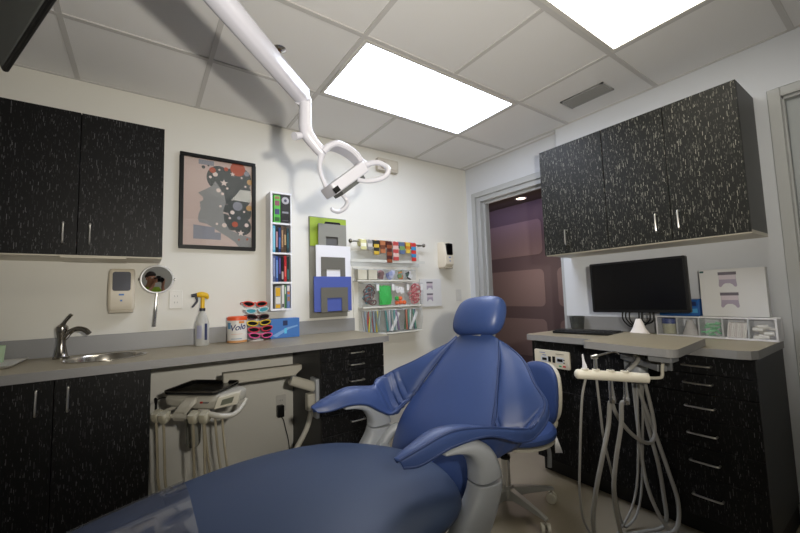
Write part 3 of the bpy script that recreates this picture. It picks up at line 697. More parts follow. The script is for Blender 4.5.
o = solo('green_string_pile', mb, mat('toy_green', '2ab84a', .5), 'heap of bright green plastic strings in the second middle bin', 'toys', ((xb[1] + xb[2]) / 2, -.06, 1.118)); o['kind'] = 'stuff'
scatter('bouncy_ball', 'orange bouncy ball in the third middle bin', 'ball', xb[2] + .02, xb[3] - .02, 1.133, 1.2, -.085, -.07, ['f06a20'], 5, 'ball', 'orange balls in the third middle bin')
solo('bouncy_ball', MB().sphere((xb[2] + .028, -.088, 1.170), .019, 14, 9), mat('toy_green', '2ab84a', .5), 'single green bouncy ball among the orange balls of the third bin', 'ball', (xb[2] + .028, -.088, 1.17))
scatter('toy_tag', 'white paper tag above the orange balls in the third middle bin', 'tag', xb[2] + .04, xb[3] - .04, 1.225, 1.265, -.085, -.05, ['ececec', 'f4f0f0'], 5, 'pack', 'white tags above the orange balls')
scatter('bracelet', 'pink or red bracelet heaped in the last middle bin', 'bracelet', xb[3] + .04, xb[4] - .04, 1.14, 1.28, -.09, -.04, ['d88a8a', 'c84a5a', 'd8a098', 'c86a6a', 'e0b0a8'], 22, 'band', 'bracelets in the last middle bin')
for i, cs in enumerate((['c8ccd0', '8a9aa8', 'b02a28', 'd8c828', '7a8a80', 'd0b8a0', 'a8b8b8'], ['3a8a88', '58a8a0', 'b0b4b8', 'c8c4c8', '8a7a9a', '98a098'], ['b86a4a', '3a7a48', '2a3a58', '48907a', '9aa4a0', 'c8ccc8'])):
    nm = ('first', 'second', 'third')[i]
    scatter('toothbrush', ('coloured', 'teal and grey', 'dark green and blue')[i] + ' toothbrush or pen standing in the ' + nm + ' bottom hopper bin', 'toothbrush', xc[i] + .02, xc[i + 1] - .02, .893, 1.075, -.11, -.05, cs * 2, len(cs) * 2, 'stick', nm + ' hopper bin toothbrushes')
for i in (1, 2):
    mb = MB(); mb.T = Matrix.Translation((xc[i] + .065, -.112, .900)) @ Matrix.Rotation(.5, 4, 'Y'); mb.box(-.013, .013, -.002, .002, 0, .17)
    solo('paper_strip', mb, PAPER, 'long white paper strip leaning in the ' + ('second', 'third')[i - 1] + ' hopper bin', 'paper strip', (xc[i] + .085, -.11, .955))
# small teeth card by the bins
TEETH = mat('teeth_pink', 'a99fb0', .6); TOOTHD = mat('teeth_dark', '6c6670', .6)
def teeth(mb, c, w, h, P):
    mb.mat(2); mb.add([P(-w / 2 + c[0], h / 2 + c[1]), P(w / 2 + c[0], h / 2 + c[1]), P(w / 2 + c[0], h * .3 + c[1]), P(-w / 2 + c[0], h * .3 + c[1])], [(0, 1, 2, 3)])
    arcp = [(-.46, .3), (.46, .3), (.47, -.1), (.5, -.4), (.46, -.5), (.36, -.5), (.25, -.34), (.12, -.26), (-.12, -.26), (-.25, -.34), (-.36, -.5), (-.46, -.5), (-.5, -.4), (-.47, -.1)]
    mb.mat(1); mb.add([P(c[0] + a * w, c[1] + b * h) for a, b in arcp], [tuple(range(14))])
    mb.mat(3); mb.add([P(c[0] - w * .45, c[1] + h * .30, 1), P(c[0] + w * .45, c[1] + h * .30, 1), P(c[0] + w * .45, c[1] + h * .0, 1), P(c[0] - w * .45, c[1] + h * .0, 1)], [(0, 1, 2, 3)])
TM_ = [mat('card_white', 'dadada', .6), TEETH, TOOTHD, mat('teeth_pale', 'cfc4cc', .6), mat('label_teal', '2a5a5a', .6)]
t = thing('dental_sign', 'small white wall card with two tooth pictures beside the clear bins', 'card', (-.47, 0, 1.08))
obj('card', MB().box(-.597, -.342, -.018, -.001, 1.082, 1.342), TM_[0], t, bev=.001)
for z in (1.278, 1.168):
    mb = MB(); teeth(mb, (-.487, z), .075, .075, lambda a, b, k=0: (a, -.0185 - .0003 * k, b)); obj('tooth_picture', mb, TM_, t, smooth=False)
# emergency light
t = thing('emergency_light', 'small beige emergency light high on the wall under the ceiling', 'emergency light', (-.93, 0, 2.3))
obj('light_housing', MB().prism(rrect(-1.045, -.825, 2.302, 2.415, .01), 'y', -.045, -.001), mat('emergency_beige', 'bdb5a6', .5), t, bev=.004)
obj('wall_mount', MB().box(-1.0, -.87, -.002, 0, 2.33, 2.39), WHITEP, t)
obj('lamp_eye', MB().lathe([(.036, -.044), (.036, -.05), (.028, -.054), (.001, -.055)], (-.985, 0, 2.352), 'y', 24), mat('emergency_lens', 'a89f92', .25), t)
obj('cover_lens', MB().prism(rrect(-.94, -.84, 2.325, 2.395, .008), 'y', -.05, -.044), mat('emergency_beige2', 'c6bfb0', .4), t, bev=.002)

# ------------------------------------------------------------------ things on the sink counter
ZI = ZA + .0012
bx, by = -2.408, -.12
t = thing('spray_bottle', 'translucent spray bottle with yellow head and navy trigger on the counter', 'spray bottle', (bx, by, ZI))
obj('bottle', MB().lathe([(.001, 0), (.036, 0), (.040, .006), (.040, .125), (.037, .145), (.026, .18), (.016, .205), (.014, .215), (.001, .215)], (bx, by, ZI)), FROST, t)
mb = MB(); 
for k, (a0, a1, z0, z1, m) in enumerate(((-2.5, -1.75, .045, .125, 0), (-1.35, -.95, .035, .135, 1))):
    n = 8; vs = []
    for z in (z0, z1):
        for j in range(n + 1):
            a = a0 + (a1 - a0) * j / n; vs.append((bx + .0406 * math.cos(a), by + .0406 * math.sin(a), ZI + z))
    mb.mat(m).add(vs, [(j, j + 1, n + 2 + j, n + 1 + j) for j in range(n)])
obj('bottle_label', mb, [mat('label_lilac', '9a9cb4', .6), mat('label_navy', '2a3358', .6)], t)
obj('collar', MB().cyl((bx, by, ZI + .212), (bx, by, ZI + .230), .017), mat('navy_plastic', '141a30', .4), t)
YEL = mat('yellow_plastic', 'e0b416', .4)
obj('spray_head', MB().tube([(bx, by, ZI + .228), (bx + .002, by, ZI + .305)], [.012, .011], 14, 1).tube([(bx + .032, by, ZI + .287), (bx + .018, by, ZI + .307), (bx - .008, by, ZI + .313), (bx - .032, by, ZI + .312)], [.006, .018, .019, .013], 12), YEL, t)
obj('nozzle', MB().cyl((bx - .03, by, ZI + .313), (bx - .062, by, ZI + .308), .012, .009, 12), MATS['navy_plastic'], t)
obj('trigger', MB().tube([(bx - .035, by, ZI + .30), (bx - .030, by, ZI + .275), (bx - .045, by, ZI + .25), (bx - .056, by, ZI + .236)], [.008, .007, .006, .005], 10), MATS['navy_plastic'], t)
# wipes tub
vx, vy = -2.205, -.12
t = thing('wipes_tub', 'white tub with an orange lid and navy lettering on the counter', 'tub', (vx, vy, ZI))
obj('tub', MB().lathe([(.001, 0), (.056, 0), (.059, .01), (.060, .08), (.058, .145), (.001, .145)], (vx, vy, ZI), n=32), mat('tub_white', 'd9d6d2', .4), t)
obj('base_band', MB().lathe([(.0565, .001), (.0603, .003), (.0603, .014), (.059, .016)], (vx, vy, ZI), n=32), mat('tub_tan', 'c08a54', .5), t)
obj('lid', MB().lathe([(.001, .168), (.056, .168), (.062, .162), (.062, .143), (.057, .143)], (vx, vy, ZI), n=32), mat('orange_plastic', 'e2582a', .4), t)
def wrap_text(nm, s, size, r, ang, z, m, parent, c, shear=.2, bold=True):
    o = text_mesh(nm, s, size, m, parent, FACE_A, .0002, bold, shear)
    org = wloc(parent)
    for v in o.data.vertices:
        p = v.co + org; a = ang + p.x / r; rr = r - p.y
        v.co = Vector((c[0] + rr * math.cos(a), c[1] + rr * math.sin(a), ZI + z + p.z + p.x * .12)) - org
    return o
wrap_text('lettering', 'Volo', .052, .0602, -PI / 2 - .12, .098, mat('print_navy', '23306c', .5), t, (vx, vy))
mb = MB()
def wrap_patch(a0, a1, z0, z1, m, r=.0603):
    n = 8; vs = []
    for z in (z0, z1):
        for j in range(n + 1):
            a = a0 + (a1 - a0) * j / n; vs.append((vx + r * math.cos(a), vy + r * math.sin(a), ZI + z))
    mb.mat(m).add(vs, [(j, j + 1, n + 2 + j, n + 1 + j) for j in range(n)])
wrap_patch(-2.9, -2.45, .09, .13, 0); wrap_patch(-1.6, -1.0, .125, .137, 1); wrap_patch(-2.4, -1.2, .055, .058, 2); wrap_patch(-2.4, -1.3, .025, .029, 0)
obj('tub_print', mb, [mat('print_blue', '5a8cb4', .5), mat('print_orange', 'd8843a', .5), mat('print_pale', 'd8b0a0', .5)], t)
# sunglasses display
sx, sy = -2.088, -.115
t = thing('sunglasses_stand', 'slim clear display stand holding six pairs of sunglasses', 'display stand', (sx, sy, ZI))
obj('stand_base', MB().lathe([(.001, 0), (.05, 0), (.05, .006), (.012, .012), (.001, .012)], (sx, sy, ZI)), mat('stand_base', 'c4beb8', .3), t)
obj('stand_post', MB().cyl((sx, sy + .03, ZI + .006), (sx, sy + .03, ZI + .25), .008, n=10), CLEAR, t)
for k in range(6): obj('nose_rest', MB().tube([(sx, sy + .03, ZI + .035 + k * .042), (sx, sy + .005, ZI + .04 + k * .042), (sx, sy - .018, ZI + .045 + k * .042)], .005, 8, 3), WHITEP, t)
LENS = mat('dark_lens', '0e0f14', .08)
def sunglasses(label, x, y, z, col, w, tilt, lens=LENS, group='sunglasses on the display stand'):
    root = thing('sunglasses', label, 'sunglasses', (x, y, z), group)
    T = Matrix.Translation((x, y, z)) @ Matrix.Rotation(tilt, 4, 'Y')
    m = mat('shades_' + col, col, .35)
    fr = MB(); fr.T = T; ln = MB(); ln.T = T
    for sgn in (-1, 1):
        loop = [(sgn * (w * .26 + w * .21 * math.cos(2 * PI * k / 16) * (1 + .12 * math.sin(2 * PI * k / 16))), -.004 * math.cos(2 * PI * k / 16) ** 2, .0160 * math.sin(2 * PI * k / 16) + .003 * math.cos(2 * PI * k / 16)) for k in range(16)]
        fr.tube(loop, .0040, 6, 1, True)
        ln.add(loop, [tuple(range(16))])
    fr.tube([(-w * .06, 0, .006), (0, -.002, .009), (w * .06, 0, .006)], .004, 6, 3)
    obj('rim', fr, m, root); obj('lenses', ln, lens, root)
    for sgn in (-1, 1):
        a = MB(); a.T = T; a.tube([(sgn * w * .47, 0, .010), (sgn * w * .5, .012, .010), (sgn * w * .48, .07, .008), (sgn * w * .44, .10, -.004)], .003, 6, 3); obj('temple', a, m, root)
MIRL = mat('teal_lens', '4a98a8', .1)
for i, (nm, c, x, z, w, tl, ln) in enumerate((('red-orange', 'd8402c', sx - .012, 1.167, .158, .03, LENS), ('white-framed teal', 'b8ccd0', sx + .002, 1.124, .152, -.08, MIRL), ('dark maroon', '4c1a20', sx + .006, 1.081, .148, .04, LENS), ('yellow', 'd8b82a', sx + .012, 1.040, .158, -.02, LENS), ('crimson', 'c02440', sx + .022, .999, .162, -.04, LENS), ('hot pink', 'd84a8a', sx + .024, .957, .155, .05, LENS))):
    sunglasses(nm + ' sunglasses on the counter display stand', x, sy - .032, z, c, w, tl, ln)
# blue box
t = thing('tissue_box', 'blue carton with a pale swirl standing on the counter behind the sunglasses', 'box', (-1.888, -.07, ZI))
obj('carton', MB().box(-1.99, -1.786, -.112, -.03, ZI, ZI + .135), mat('carton_blue', '3f73b8', .5), t, bev=.002)
mb = MB(); Yb = -.1124
mb.mat(0).flat([(-1.905, ZI + .085), (-1.872, ZI + .085), (-1.872, ZI + .12), (-1.905, ZI + .12)], 'y', Yb)
mb.mat(1).flat([(-1.98, ZI + .02), (-1.93, ZI + .045), (-1.87, ZI + .072), (-1.80, ZI + .085), (-1.80, ZI + .075), (-1.86, ZI + .06), (-1.93, ZI + .02), (-1.95, ZI + .008)], 'y', Yb)
mb.mat(2).flat([(-1.895, ZI + .03), (-1.878, ZI + .03), (-1.878, ZI + .07), (-1.895, ZI + .065)], 'y', Yb - .0003)
obj('box_print', mb, [mat('print_dark', '1c2c58', .5), mat('print_sky', '7aa4d4', .5), mat('print_cyan', '5ac0e0', .5)], t)
ZJ = ZB + .0012
# ------------------------------------------------------------------ things on the monitor counter
t = thing('monitor', 'black flat computer monitor on the counter under the wide wall cabinet', 'monitor', (-.22, -1.69, ZJ))
T = Matrix.Translation((-.25, -1.699, 1.207)) @ Matrix.Rotation(.02, 4, 'Z') @ Matrix.Rotation(-.012, 4, 'X')
mb = MB(); mb.T = T; mb.prism(rrect(-.265, .265, -.160, .158, .008), 'x', -.012, .022); obj('casing', mb, BLACK, t, bev=.003)
mb = MB(); mb.T = T; mb.prism(rrect(-.250, .250, -.143, .145, .002), 'x', -.0125, -.0115); obj('screen', mb, mat('screen_off', '030305', .25), t)
mb = MB(); mb.T = T; mb.loft([[(.022, a, b) for a, b in rrect(-.16, .16, -.1, .1, .02)], [(.05, a, b) for a, b in rrect(-.1, .1, -.07, .07, .02)]]); obj('rear_housing', mb, BLACK, t)
obj('wall_arm', MB().box(-.21, -.0015, -1.73, -1.67, 1.18, 1.24), BLACK, t, bev=.004)
obj('wall_plate', MB().box(-.012, -.001, -1.76, -1.64, 1.15, 1.27), BLACK, t, bev=.002)
for k, (ya, yb_, zl) in enumerate(((-1.59, -1.68, .955), (-1.63, -1.70, .965), (-1.70, -1.76, .98), (-1.61, -1.74, .95))):
    obj('cable', MB().tube([(-.19, ya, 1.07), (-.20, ya, 1.0), (-.20, (ya + yb_) / 2, zl), (-.20, yb_, 1.0), (-.19, yb_, 1.07)], .0045, 6), BLACK, t)
solo('paper_cone', MB().lathe([(.001, 0), (.062, 0), (.054, .018), (.034, .05), (.024, .08), (.014, .105), (.001, .105)], (-.25, -1.70, ZJ), sx=.8), mat('cone_white', 'e6e0dc', .6), 'white cone-shaped stand under the monitor beside its cables', 'stand', (-.25, -1.70, ZJ))
t = thing('keyboard', 'black computer keyboard on the counter near the doorway', 'keyboard', (-.29, -1.37, ZJ))
K = Matrix.Translation((-.285, -1.405, ZJ)) @ Matrix.Rotation(.22, 4, 'Z')
mb = MB(); mb.T = K; mb.box(-.07, .07, -.19, .21, 0, .016); obj('keyboard_body', mb, BLACK, t, bev=.004)
mb = MB(); mb.T = K
for i in range(5):
    for j in range(15): mb.box(-.06 + i * .024, -.06 + i * .024 + .019, -.18 + j * .0255, -.18 + j * .0255 + .021, .015, .022)
obj('keys', mb, mat('key_black', '1a1a1c', .5), t, smooth=False)
solo('glass_tumbler', MB().lathe([(.042, 0), (.052, .098), (.050, .098), (.040, .006), (.001, .006), (.001, 0)], (-.075, -1.213, ZJ), n=28), clear('tumbler', 'b8bcb8', .06, .05, .25, '6a6c6a'), 'smoky clear tumbler against the backsplash behind the keyboard', 'tumbler', (-.075, -1.213, ZJ))
# supply organiser
t = thing('supply_organizer', 'low white organiser of clear bins along the wall beside the monitor', 'organizer', (-.06, -2.0, ZJ))
oy = [-1.748 - .1045 * k for k in range(6)]
OZ0, OZ1 = ZJ, ZJ + .118
obj('frame_board', MB().box(-.125, -.113, oy[-1] - .006, oy[0] + .006, OZ1 - .008, OZ1).box(-.045, -.021, oy[-1] - .006, oy[0] + .006, OZ1 - .008, OZ1).box(-.125, -.021, oy[-1] - .006, oy[0] + .006, OZ0, OZ0 + .010).box(-.03, -.021, oy[-1] - .006, oy[0] + .006, OZ0, OZ1), WHITEP, t, bev=.001)
for y in oy: obj('divider', MB().box(-.125, -.021, y - .004, y + .004, OZ0 + .01, OZ1 - .008), WHITEP if y in (oy[0], oy[-1]) else mat('divider_clear', 'b8bcc0', .3), t)
for k in range(5): obj('bin_front', MB().box(-.127, -.125, oy[k + 1] + .005, oy[k] - .005, OZ0 + .012, OZ1 - .016), CLEAR, t)
yc = [(oy[k] + oy[k + 1]) / 2 for k in range(5)]
t = thing('specimen_jar', 'small pale jar with a blue lid in the first organiser bin', 'jar', (-.075, yc[0], OZ0 + .01))
obj('jar_body', MB().lathe([(.001, 0), (.034, 0), (.036, .06), (.001, .06)], (-.075, yc[0], OZ0 + .0105)), mat('jar_cream', 'c8c6a8', .5), t)
obj('jar_lid', MB().lathe([(.001, .09), (.038, .09), (.040, .086), (.040, .06), (.001, .06)], (-.075, yc[0], OZ0 + .0105)), mat('lid_blue', '22408c', .4), t)
solo('paper_cone', MB().lathe([(.001, 0), (.040, 0), (.034, .02), (.012, .085), (.001, .09)], (-.08, yc[1], OZ0 + .0105)), MATS['cone_white'], 'white folded paper cone inside the second organiser bin', 'paper cone', (-.08, yc[1], OZ0 + .01))
random.seed(11)
for k, (nm, cols, n, lab) in enumerate((('floss_pick', ('8fdca8', 'a8e8bc', '7ccc98'), 22, 'mint green floss pick heaped in the third organiser bin'), ('gauze_packet', ('f0eae4', 'e6dcd8', 'f6f0ea'), 10, 'white packet stacked on edge in the fourth organiser bin'), ('cotton_roll', ('f2eee6', 'e8e2d8', 'f8f4ee'), 14, 'white cotton roll piled in the last organiser bin'))):
    y = yc[k + 2]
    for i in range(n):
        mb = MB(); c = cols[i % 3]
        if nm == 'floss_pick':
            p = Vector((random.uniform(-.115, -.06), y + random.uniform(-.03, .03), OZ0 + .018 + .003 * i)); a = random.uniform(0, PI)
            mb.tube([p + Vector((0, math.cos(a), math.sin(a) * .3)) * -.017, p, p + Vector((0, math.cos(a), math.sin(a) * .3)) * .017], .0045, 6, 2)
        elif nm == 'gauze_packet':
            p = Vector((-.075, y + .036 - .008 * i, OZ0 + .01)); mb.T = Matrix.Translation(p) @ Matrix.Rotation(.12, 4, 'X'); mb.box(-.042, .042, -.003, .003, 0.001, .078)
        else:
            p = Vector((-.11 + .02 * (i % 3), y + .02 - .02 * ((i // 3) % 3) + random.uniform(-.004, .004), OZ0 + .020 + .018 * (i // 4))); mb.cyl(p + Vector((0, -.02, 0)), p + Vector((0, .02, random.uniform(-.006, .01))), .009, n=10)
        solo(nm, mb, mat(nm + c, c, .6), lab, nm.replace('_', ' '), p, nm.replace('_', ' ') + 's in the organiser')
# tooth-picture box standing on the organiser
t = thing('tooth_carton', 'flat white carton with two tooth pictures standing on the organiser', 'box', (-.06, -2.1, OZ1))
T = Matrix.Translation((-.085, 0, OZ1 + .0005)) @ Matrix.Rotation(.0, 4, 'Y')
mb = MB(); mb.T = T; mb.box(0, .05, -2.245, -1.968, 0, .262); obj('carton', mb, TM_[0], t, bev=.002)
for yy, zz in ((-2.092, .205), (-2.094, .092)):
    mb = MB(); teeth(mb, (-yy, zz), .078, .082, lambda a, b, k=0: (-.0854 - .0003 * k, -a, OZ1 + b)); obj('tooth_picture', mb, TM_, t, smooth=False)
obj('corner_label', MB().flat([(-1.99, OZ1 + .246), (-1.972, OZ1 + .246), (-1.972, OZ1 + .256), (-1.99, OZ1 + .256)], 'x', -.0854), TM_[4], t)
t = thing('wipe_pack', 'blue printed soft pack lying on the organiser behind the monitor', 'pack', (-.06, -1.86, OZ1))
obj('pack', MB().loft([[(x, y, OZ1 + z) for x, z in ((-.11, .001), (-.112, .05), (-.10, .095), (-.06, .10), (-.03, .09), (-.025, .001))] for y in (-1.762, -1.80, -1.92, -1.962)]), mat('pack_blue', '1f5aa0', .4), t, bev=.004)
obj('pack_print', MB().flat([(-1.80, OZ1 + .02), (-1.955, OZ1 + .02), (-1.955, OZ1 + .045), (-1.80, OZ1 + .03)], 'x', -.1135).mat(1).flat([(-1.90, OZ1 + .06), (-1.95, OZ1 + .06), (-1.95, OZ1 + .085), (-1.90, OZ1 + .085)], 'x', -.1135), [mat('pack_light', '4a9ad0', .4), mat('pack_dark', '1a2a5a', .4)], t)
# control panel on the cabinet
t = thing('control_panel', 'cream control panel with black squares and colour buttons on the cabinet front', 'control panel', (-.53, -1.283, .70))
obj('panel_plate', MB().prism(rrect(-1.408, -1.160, .698, .808, .008), 'x', -.534, -.5206), mat('panel_cream', 'd9d2c0', .45), t, bev=.002)
mb = MB(); xq = -.5345
for m, y, z, w, h in ((0, -1.235, .750, .016, .016), (0, -1.272, .752, .009, .034), (0, -1.302, .752, .009, .040), (0, -1.345, .752, .018, .018), (1, -1.235, .775, .012, .004), (2, -1.345, .716, .008, .008), (3, -1.372, .716, .009, .009), (0, -1.372, .755, .004, .006), (0, -1.372, .738, .004, .006), (1, -1.222, .79, .02, .003), (0, -1.345, .79, .028, .0015)):
    mb.mat(m).box(xq - .003, xq + .002, y - w, y + w, z - h / 2, z + h / 2)
obj('panel_button', mb, [BLACK, mat('button_blue', '4a68a8', .4), mat('button_green', '3a9a68', .4), mat('button_red', 'c03038', .4)], t, smooth=False)
for y, z in ((-1.235, .750), (-1.345, .752)): obj('panel_inset', MB().prism(rrect(y - .027, y + .027, z - .018, z + .018, .003), 'x', -.5352, -.533), mat('panel_pale', 'c8ccd4', .5), t)
# slide-out work tray over the counter front
t = thing('work_tray', 'grey laminate slide-out tray overhanging the counter in front of the monitor', 'tray', (-.68, -1.9, .94))
A, B, C_, D_ = Vector((-.916, -1.712, 0)), Vector((-.391, -1.681, 0)), Vector((-.446, -2.078, 0)), Vector((-.957, -2.120, 0))
def rc(P, Q, R_, r):
    u, w = (P - Q).normalized(), (R_ - Q).normalized()
    return [Q + u * r * (1 - math.sin(a)) + w * r * (1 - math.cos(a)) for a in [PI / 2 * k / 6 for k in range(7)]]
poly = rc(D_, A, B, .02) + rc(A, B, C_, .02) + rc(B, C_, D_, .03) + rc(C_, D_, A, .05)
o = obj('tray_top', MB().loft([[(p.x, p.y, .906) for p in poly], [(p.x, p.y, .94) for p in poly]]), [TOP, TOPE], t, smooth=False)
for f in o.data.polygons: f.material_index = 1 if abs(f.normal.z) < .5 else 0
# ------------------------------------------------------------------ assistant instrument holder
t = thing('assistant_unit', 'cream tube holder of suction handpieces hung under the slide-out tray', 'instrument holder', (-.9, -1.95, .80))
mb = MB(); mb.box(-.60, -.522, -1.83, -1.755, .765, .835); obj('mount_plate', mb, SHELLD, t, bev=.004)
mb = MB(); mb.box(-.54, -.522, -1.955, -1.895, .775, .85); obj('mount_plate', mb, SHELLD, t, bev=.004)
mb = MB(); u = Vector((-.62, -1.77, .83)); v = Vector((-.80, -2.01, .83))
d_ = (v - u).normalized(); nrm = Vector((-d_.y, d_.x, 0)) * .022
mb.loft([[u + nrm + Vector((0, 0, .02)), u - nrm + Vector((0, 0, .02)), u - nrm - Vector((0, 0, .005)), u + nrm - Vector((0, 0, .005))], [v + nrm + Vector((0, 0, .02)), v - nrm + Vector((0, 0, .02)), v - nrm - Vector((0, 0, .012)), v + nrm - Vector((0, 0, .012))]])
obj('swing_arm', mb, SHELLD, t, bev=.004)
obj('pivot_block', MB().box(-.92, -.84, -2.09, -2.0, .878, .905), SHELLD, t, bev=.005)
obj('hose_manifold', MB().lathe([(.001, -.09), (.03, -.09), (.038, -.07), (.038, 0), (.03, .012), (.001, .012)], (-.60, -1.83, .80)), SHELL, t)
obj('support_rod', MB().tube([(-.857, -2.035, .878), (-.857, -2.03, .84), (-.859, -2.028, .812), (-.87, -2.02, .803), (-.93, -1.985, .806)], .0065, 10, 5), STOOLC, t)
L0, R0 = Vector((-1.122, -1.797, .822)), Vector((-.925, -1.998, .806))
mb = MB(); mb.tube([L0 - (R0 - L0).normalized() * .012, L0 - (R0 - L0).normalized() * .006, L0, L0 + (R0 - L0) * .5, R0], [.010, .019, .0215, .0215, .0215], 18, 1)
IV = mat('ivory_plastic', 'e2dccb', .4)
obj('holder_bar', mb, IV, t)
def barp(f): return L0.lerp(R0, f)
for f in (.11, .27, .48, .68): 
    p = barp(f); obj('holder_lip', MB().lathe([(.012, .018), (.016, .018), (.016, .026), (.012, .026)], p, n=14), IV, t)
def flow(pts): return [Vector(p) for p in pts]
p = barp(.11)
o = obj('saliva_ejector', MB().tube([p + Vector((0, 0, .0)), p + Vector((0, 0, .035)), p + Vector((-.002, .002, .055)), p + Vector((-.004, .004, .088))], [.010, .010, .006, .003], 10, 3), WHITEP, t)
obj('hose', MB().tube([p + Vector((0, 0, -.02)), (-1.112, -1.803, .708), (-1.114, -1.780, .488), (-1.114, -1.765, .289), (-1.07, -1.757, .144), (-.93, -1.75, .012), (-.80, -1.76, .012), (-.66, -1.80, .2), (-.61, -1.82, .72)], .0055, 8), GREYH, o)
p = barp(.27)
o = obj('air_water_syringe', MB().tube([p + Vector((0, 0, -.01)), p + Vector((.001, 0, .04)), p + Vector((.002, -.001, .072))], [.011, .009, .008], 12, 3).tube([p + Vector((-.012, .01, .078)), p + Vector((.006, -.006, .082))], [.009, .012], 12, 1).tube([p + Vector((.002, -.001, .08)), p + Vector((.030, -.045, .098)), p + Vector((.045, -.066, .102)), p + Vector((.056, -.078, .092))], [.005, .004, .003, .0025], 8), CHROME, t)
obj('hose', MB().tube([p + Vector((0, 0, -.015)), (-1.035, -1.840, .658), (-.976, -1.817, .508), (-.869, -1.788, .313), (-.781, -1.767, .092), (-.72, -1.77, .02), (-.62, -1.80, .15), (-.57, -1.83, .72)], .0055, 8), GREYH, o)
for f, pts in ((.48, [(-1.022, -1.878, .690), (-1.024, -1.866, .598), (-1.062, -1.852, .476), (-1.083, -1.823, .325), (-1.071, -1.793, .183), (-1.0, -1.767, .04), (-.86, -1.76, .014), (-.70, -1.83, .012), (-.60, -1.89, .04), (-.552, -1.875, .162), (-.548, -1.86, .307), (-.552, -1.826, .50), (-.59, -1.82, .72)]),
               (.68, [(-.990, -1.913, .692), (-.989, -1.903, .600), (-1.015, -1.883, .453), (-1.019, -1.867, .323), (-.970, -1.850, .174), (-.86, -1.83, .01), (-.70, -1.86, .012), (-.60, -1.93, .03), (-.550, -1.935, .14), (-.548, -1.905, .275), (-.552, -1.86, .45), (-.60, -1.81, .70)])):
    p = barp(f)
    o = obj('suction_handpiece', MB().tube([p + Vector((0, 0, .03)), p + Vector((0, 0, -.02)), p + Vector((0, 0, -.05)), p + Vector((0, 0, -.085)), p + Vector((0, 0, -.09)), p + Vector((0, 0, -.115))], [.008, .008, .009, .012, .014, .013], 12, 2), CHROME, t)
    obj('hose', MB().tube([p + Vector((0, 0, -.11))] + pts, .0095, 10), GREYH, o)
obj('supply_hose', MB().tube([(-.93, -1.842, .80), (-.929, -1.842, .674), (-.876, -1.846, .583), (-.776, -1.858, .490), (-.665, -1.871, .434), (-.592, -1.872, .452), (-.580, -1.867, .549), (-.60, -1.85, .72)], .009, 8), GREYH, t)
obj('supply_hose', MB().tube([(-.61, -1.80, .74), (-.60, -1.80, .551), (-.615, -1.812, .387), (-.635, -1.834, .232), (-.63, -1.87, .108), (-.61, -1.91, .03), (-.56, -1.96, .012), (-.555, -2.02, .012)], .009, 8), GREYH, t)
obj('supply_hose', MB().tube([(-.94, -1.90, .80), (-.85, -1.93, .86), (-.74, -1.88, .87), (-.66, -1.83, .83)], .009, 8), GREYH, t)

# ------------------------------------------------------------------ operating lamp
t = thing('dental_lamp', 'white dental lamp with an open ring yoke on a long jointed arm', 'dental lamp', (-2.97, -2.05, H))
ly = -1.4
E0 = Vector((-2.225, -1.395, 1.965)); S0 = Vector((-2.97, -2.05, 2.045))
obj('ceiling_post', MB().lathe([(.001, 0), (.07, 0), (.07, -.02), (.03, -.03), (.03, -.40), (.036, -.405), (.036, -.47), (.001, -.47)], (S0.x, S0.y, H)), LAMPW, t)
def beam(a, b, w0, h0, w1, h1, n=16, e=3.2, a0=Vector((0, 0, 1))):
    a, b = Vector(a), Vector(b); d = (b - a).normalized(); u = (a0 - d * a0.dot(d)).normalized(); w = d.cross(u); rows = []
    for f, k in ((0, .8), (.01, 1), (.99, 1), (1, .8)):
        p = a.lerp(b, f); W_, H_ = w0 + (w1 - w0) * f, h0 + (h1 - h0) * f; r = []
        for j in range(n):
            an = 2 * PI * (j + .5) / n; c, s_ = math.cos(an), math.sin(an)
            r.append(p + w * (abs(c) ** (2 / e)) * (1 if c > 0 else -1) * W_ * k + u * (abs(s_) ** (2 / e)) * (1 if s_ > 0 else -1) * H_ * k)
        rows.append(r)
    return MB().loft(rows)
obj('spring_arm', beam(S0, E0 + Vector((.01, .01, .012)), .030, .037, .030, .036), LAMPW, t)
obj('elbow', MB().tube([E0 + Vector((-.012, -.012, -.004)), E0 + Vector((.014, .012, .002)), E0 + Vector((.016, .010, -.03))], [.028, .027, .022], 14, 3).sphere(E0 + Vector((.012, .01, -.004)), .029, 14, 10), LAMPW, t)
def LP(x, z, dy=0): return Vector((x, ly + dy, z))
obj('drop_link', MB().tube([LP(-2.214, 1.945), LP(-2.215, 1.90), LP(-2.216, 1.848)], [.023, .024, .025], 14, 2).tube([LP(-2.216, 1.858), LP(-2.208, 1.825), LP(-2.178, 1.79), LP(-2.148, 1.762)], [.025, .025, .023, .021], 14, 3), LAMPW, t)
obj('knob', MB().cyl(LP(-2.235, 1.812), LP(-2.262, 1.800, -.01), .013, .016, 14), LAMPW, t)
def ribbon(pts, w, th, n=5):
    P = catmull(pts, n); rows = []
    for i, p in enumerate(P):
        tg = (P[min(i + 1, len(P) - 1)] - P[max(i - 1, 0)]).normalized(); nn = tg.cross(Vector((0, 1, 0))).normalized(); f = i / (len(P) - 1); W_ = w(f)
        rows.append([p + Vector((0, W_ * c, 0)) + nn * th * s_ for c, s_ in ((-1, -.5), (-.8, -1), (.8, -1), (1, -.5), (1, .5), (.8, 1), (-.8, 1), (-1, .5))])
    return MB().loft(rows)
obj('yoke', ribbon([LP(-2.150, 1.760), LP(-2.13, 1.785), LP(-2.092, 1.802), LP(-2.034, 1.790), LP(-1.995, 1.765), LP(-1.972, 1.738)], lambda f: .026 + .012 * math.sin(PI * f), .012), LAMPW, t)
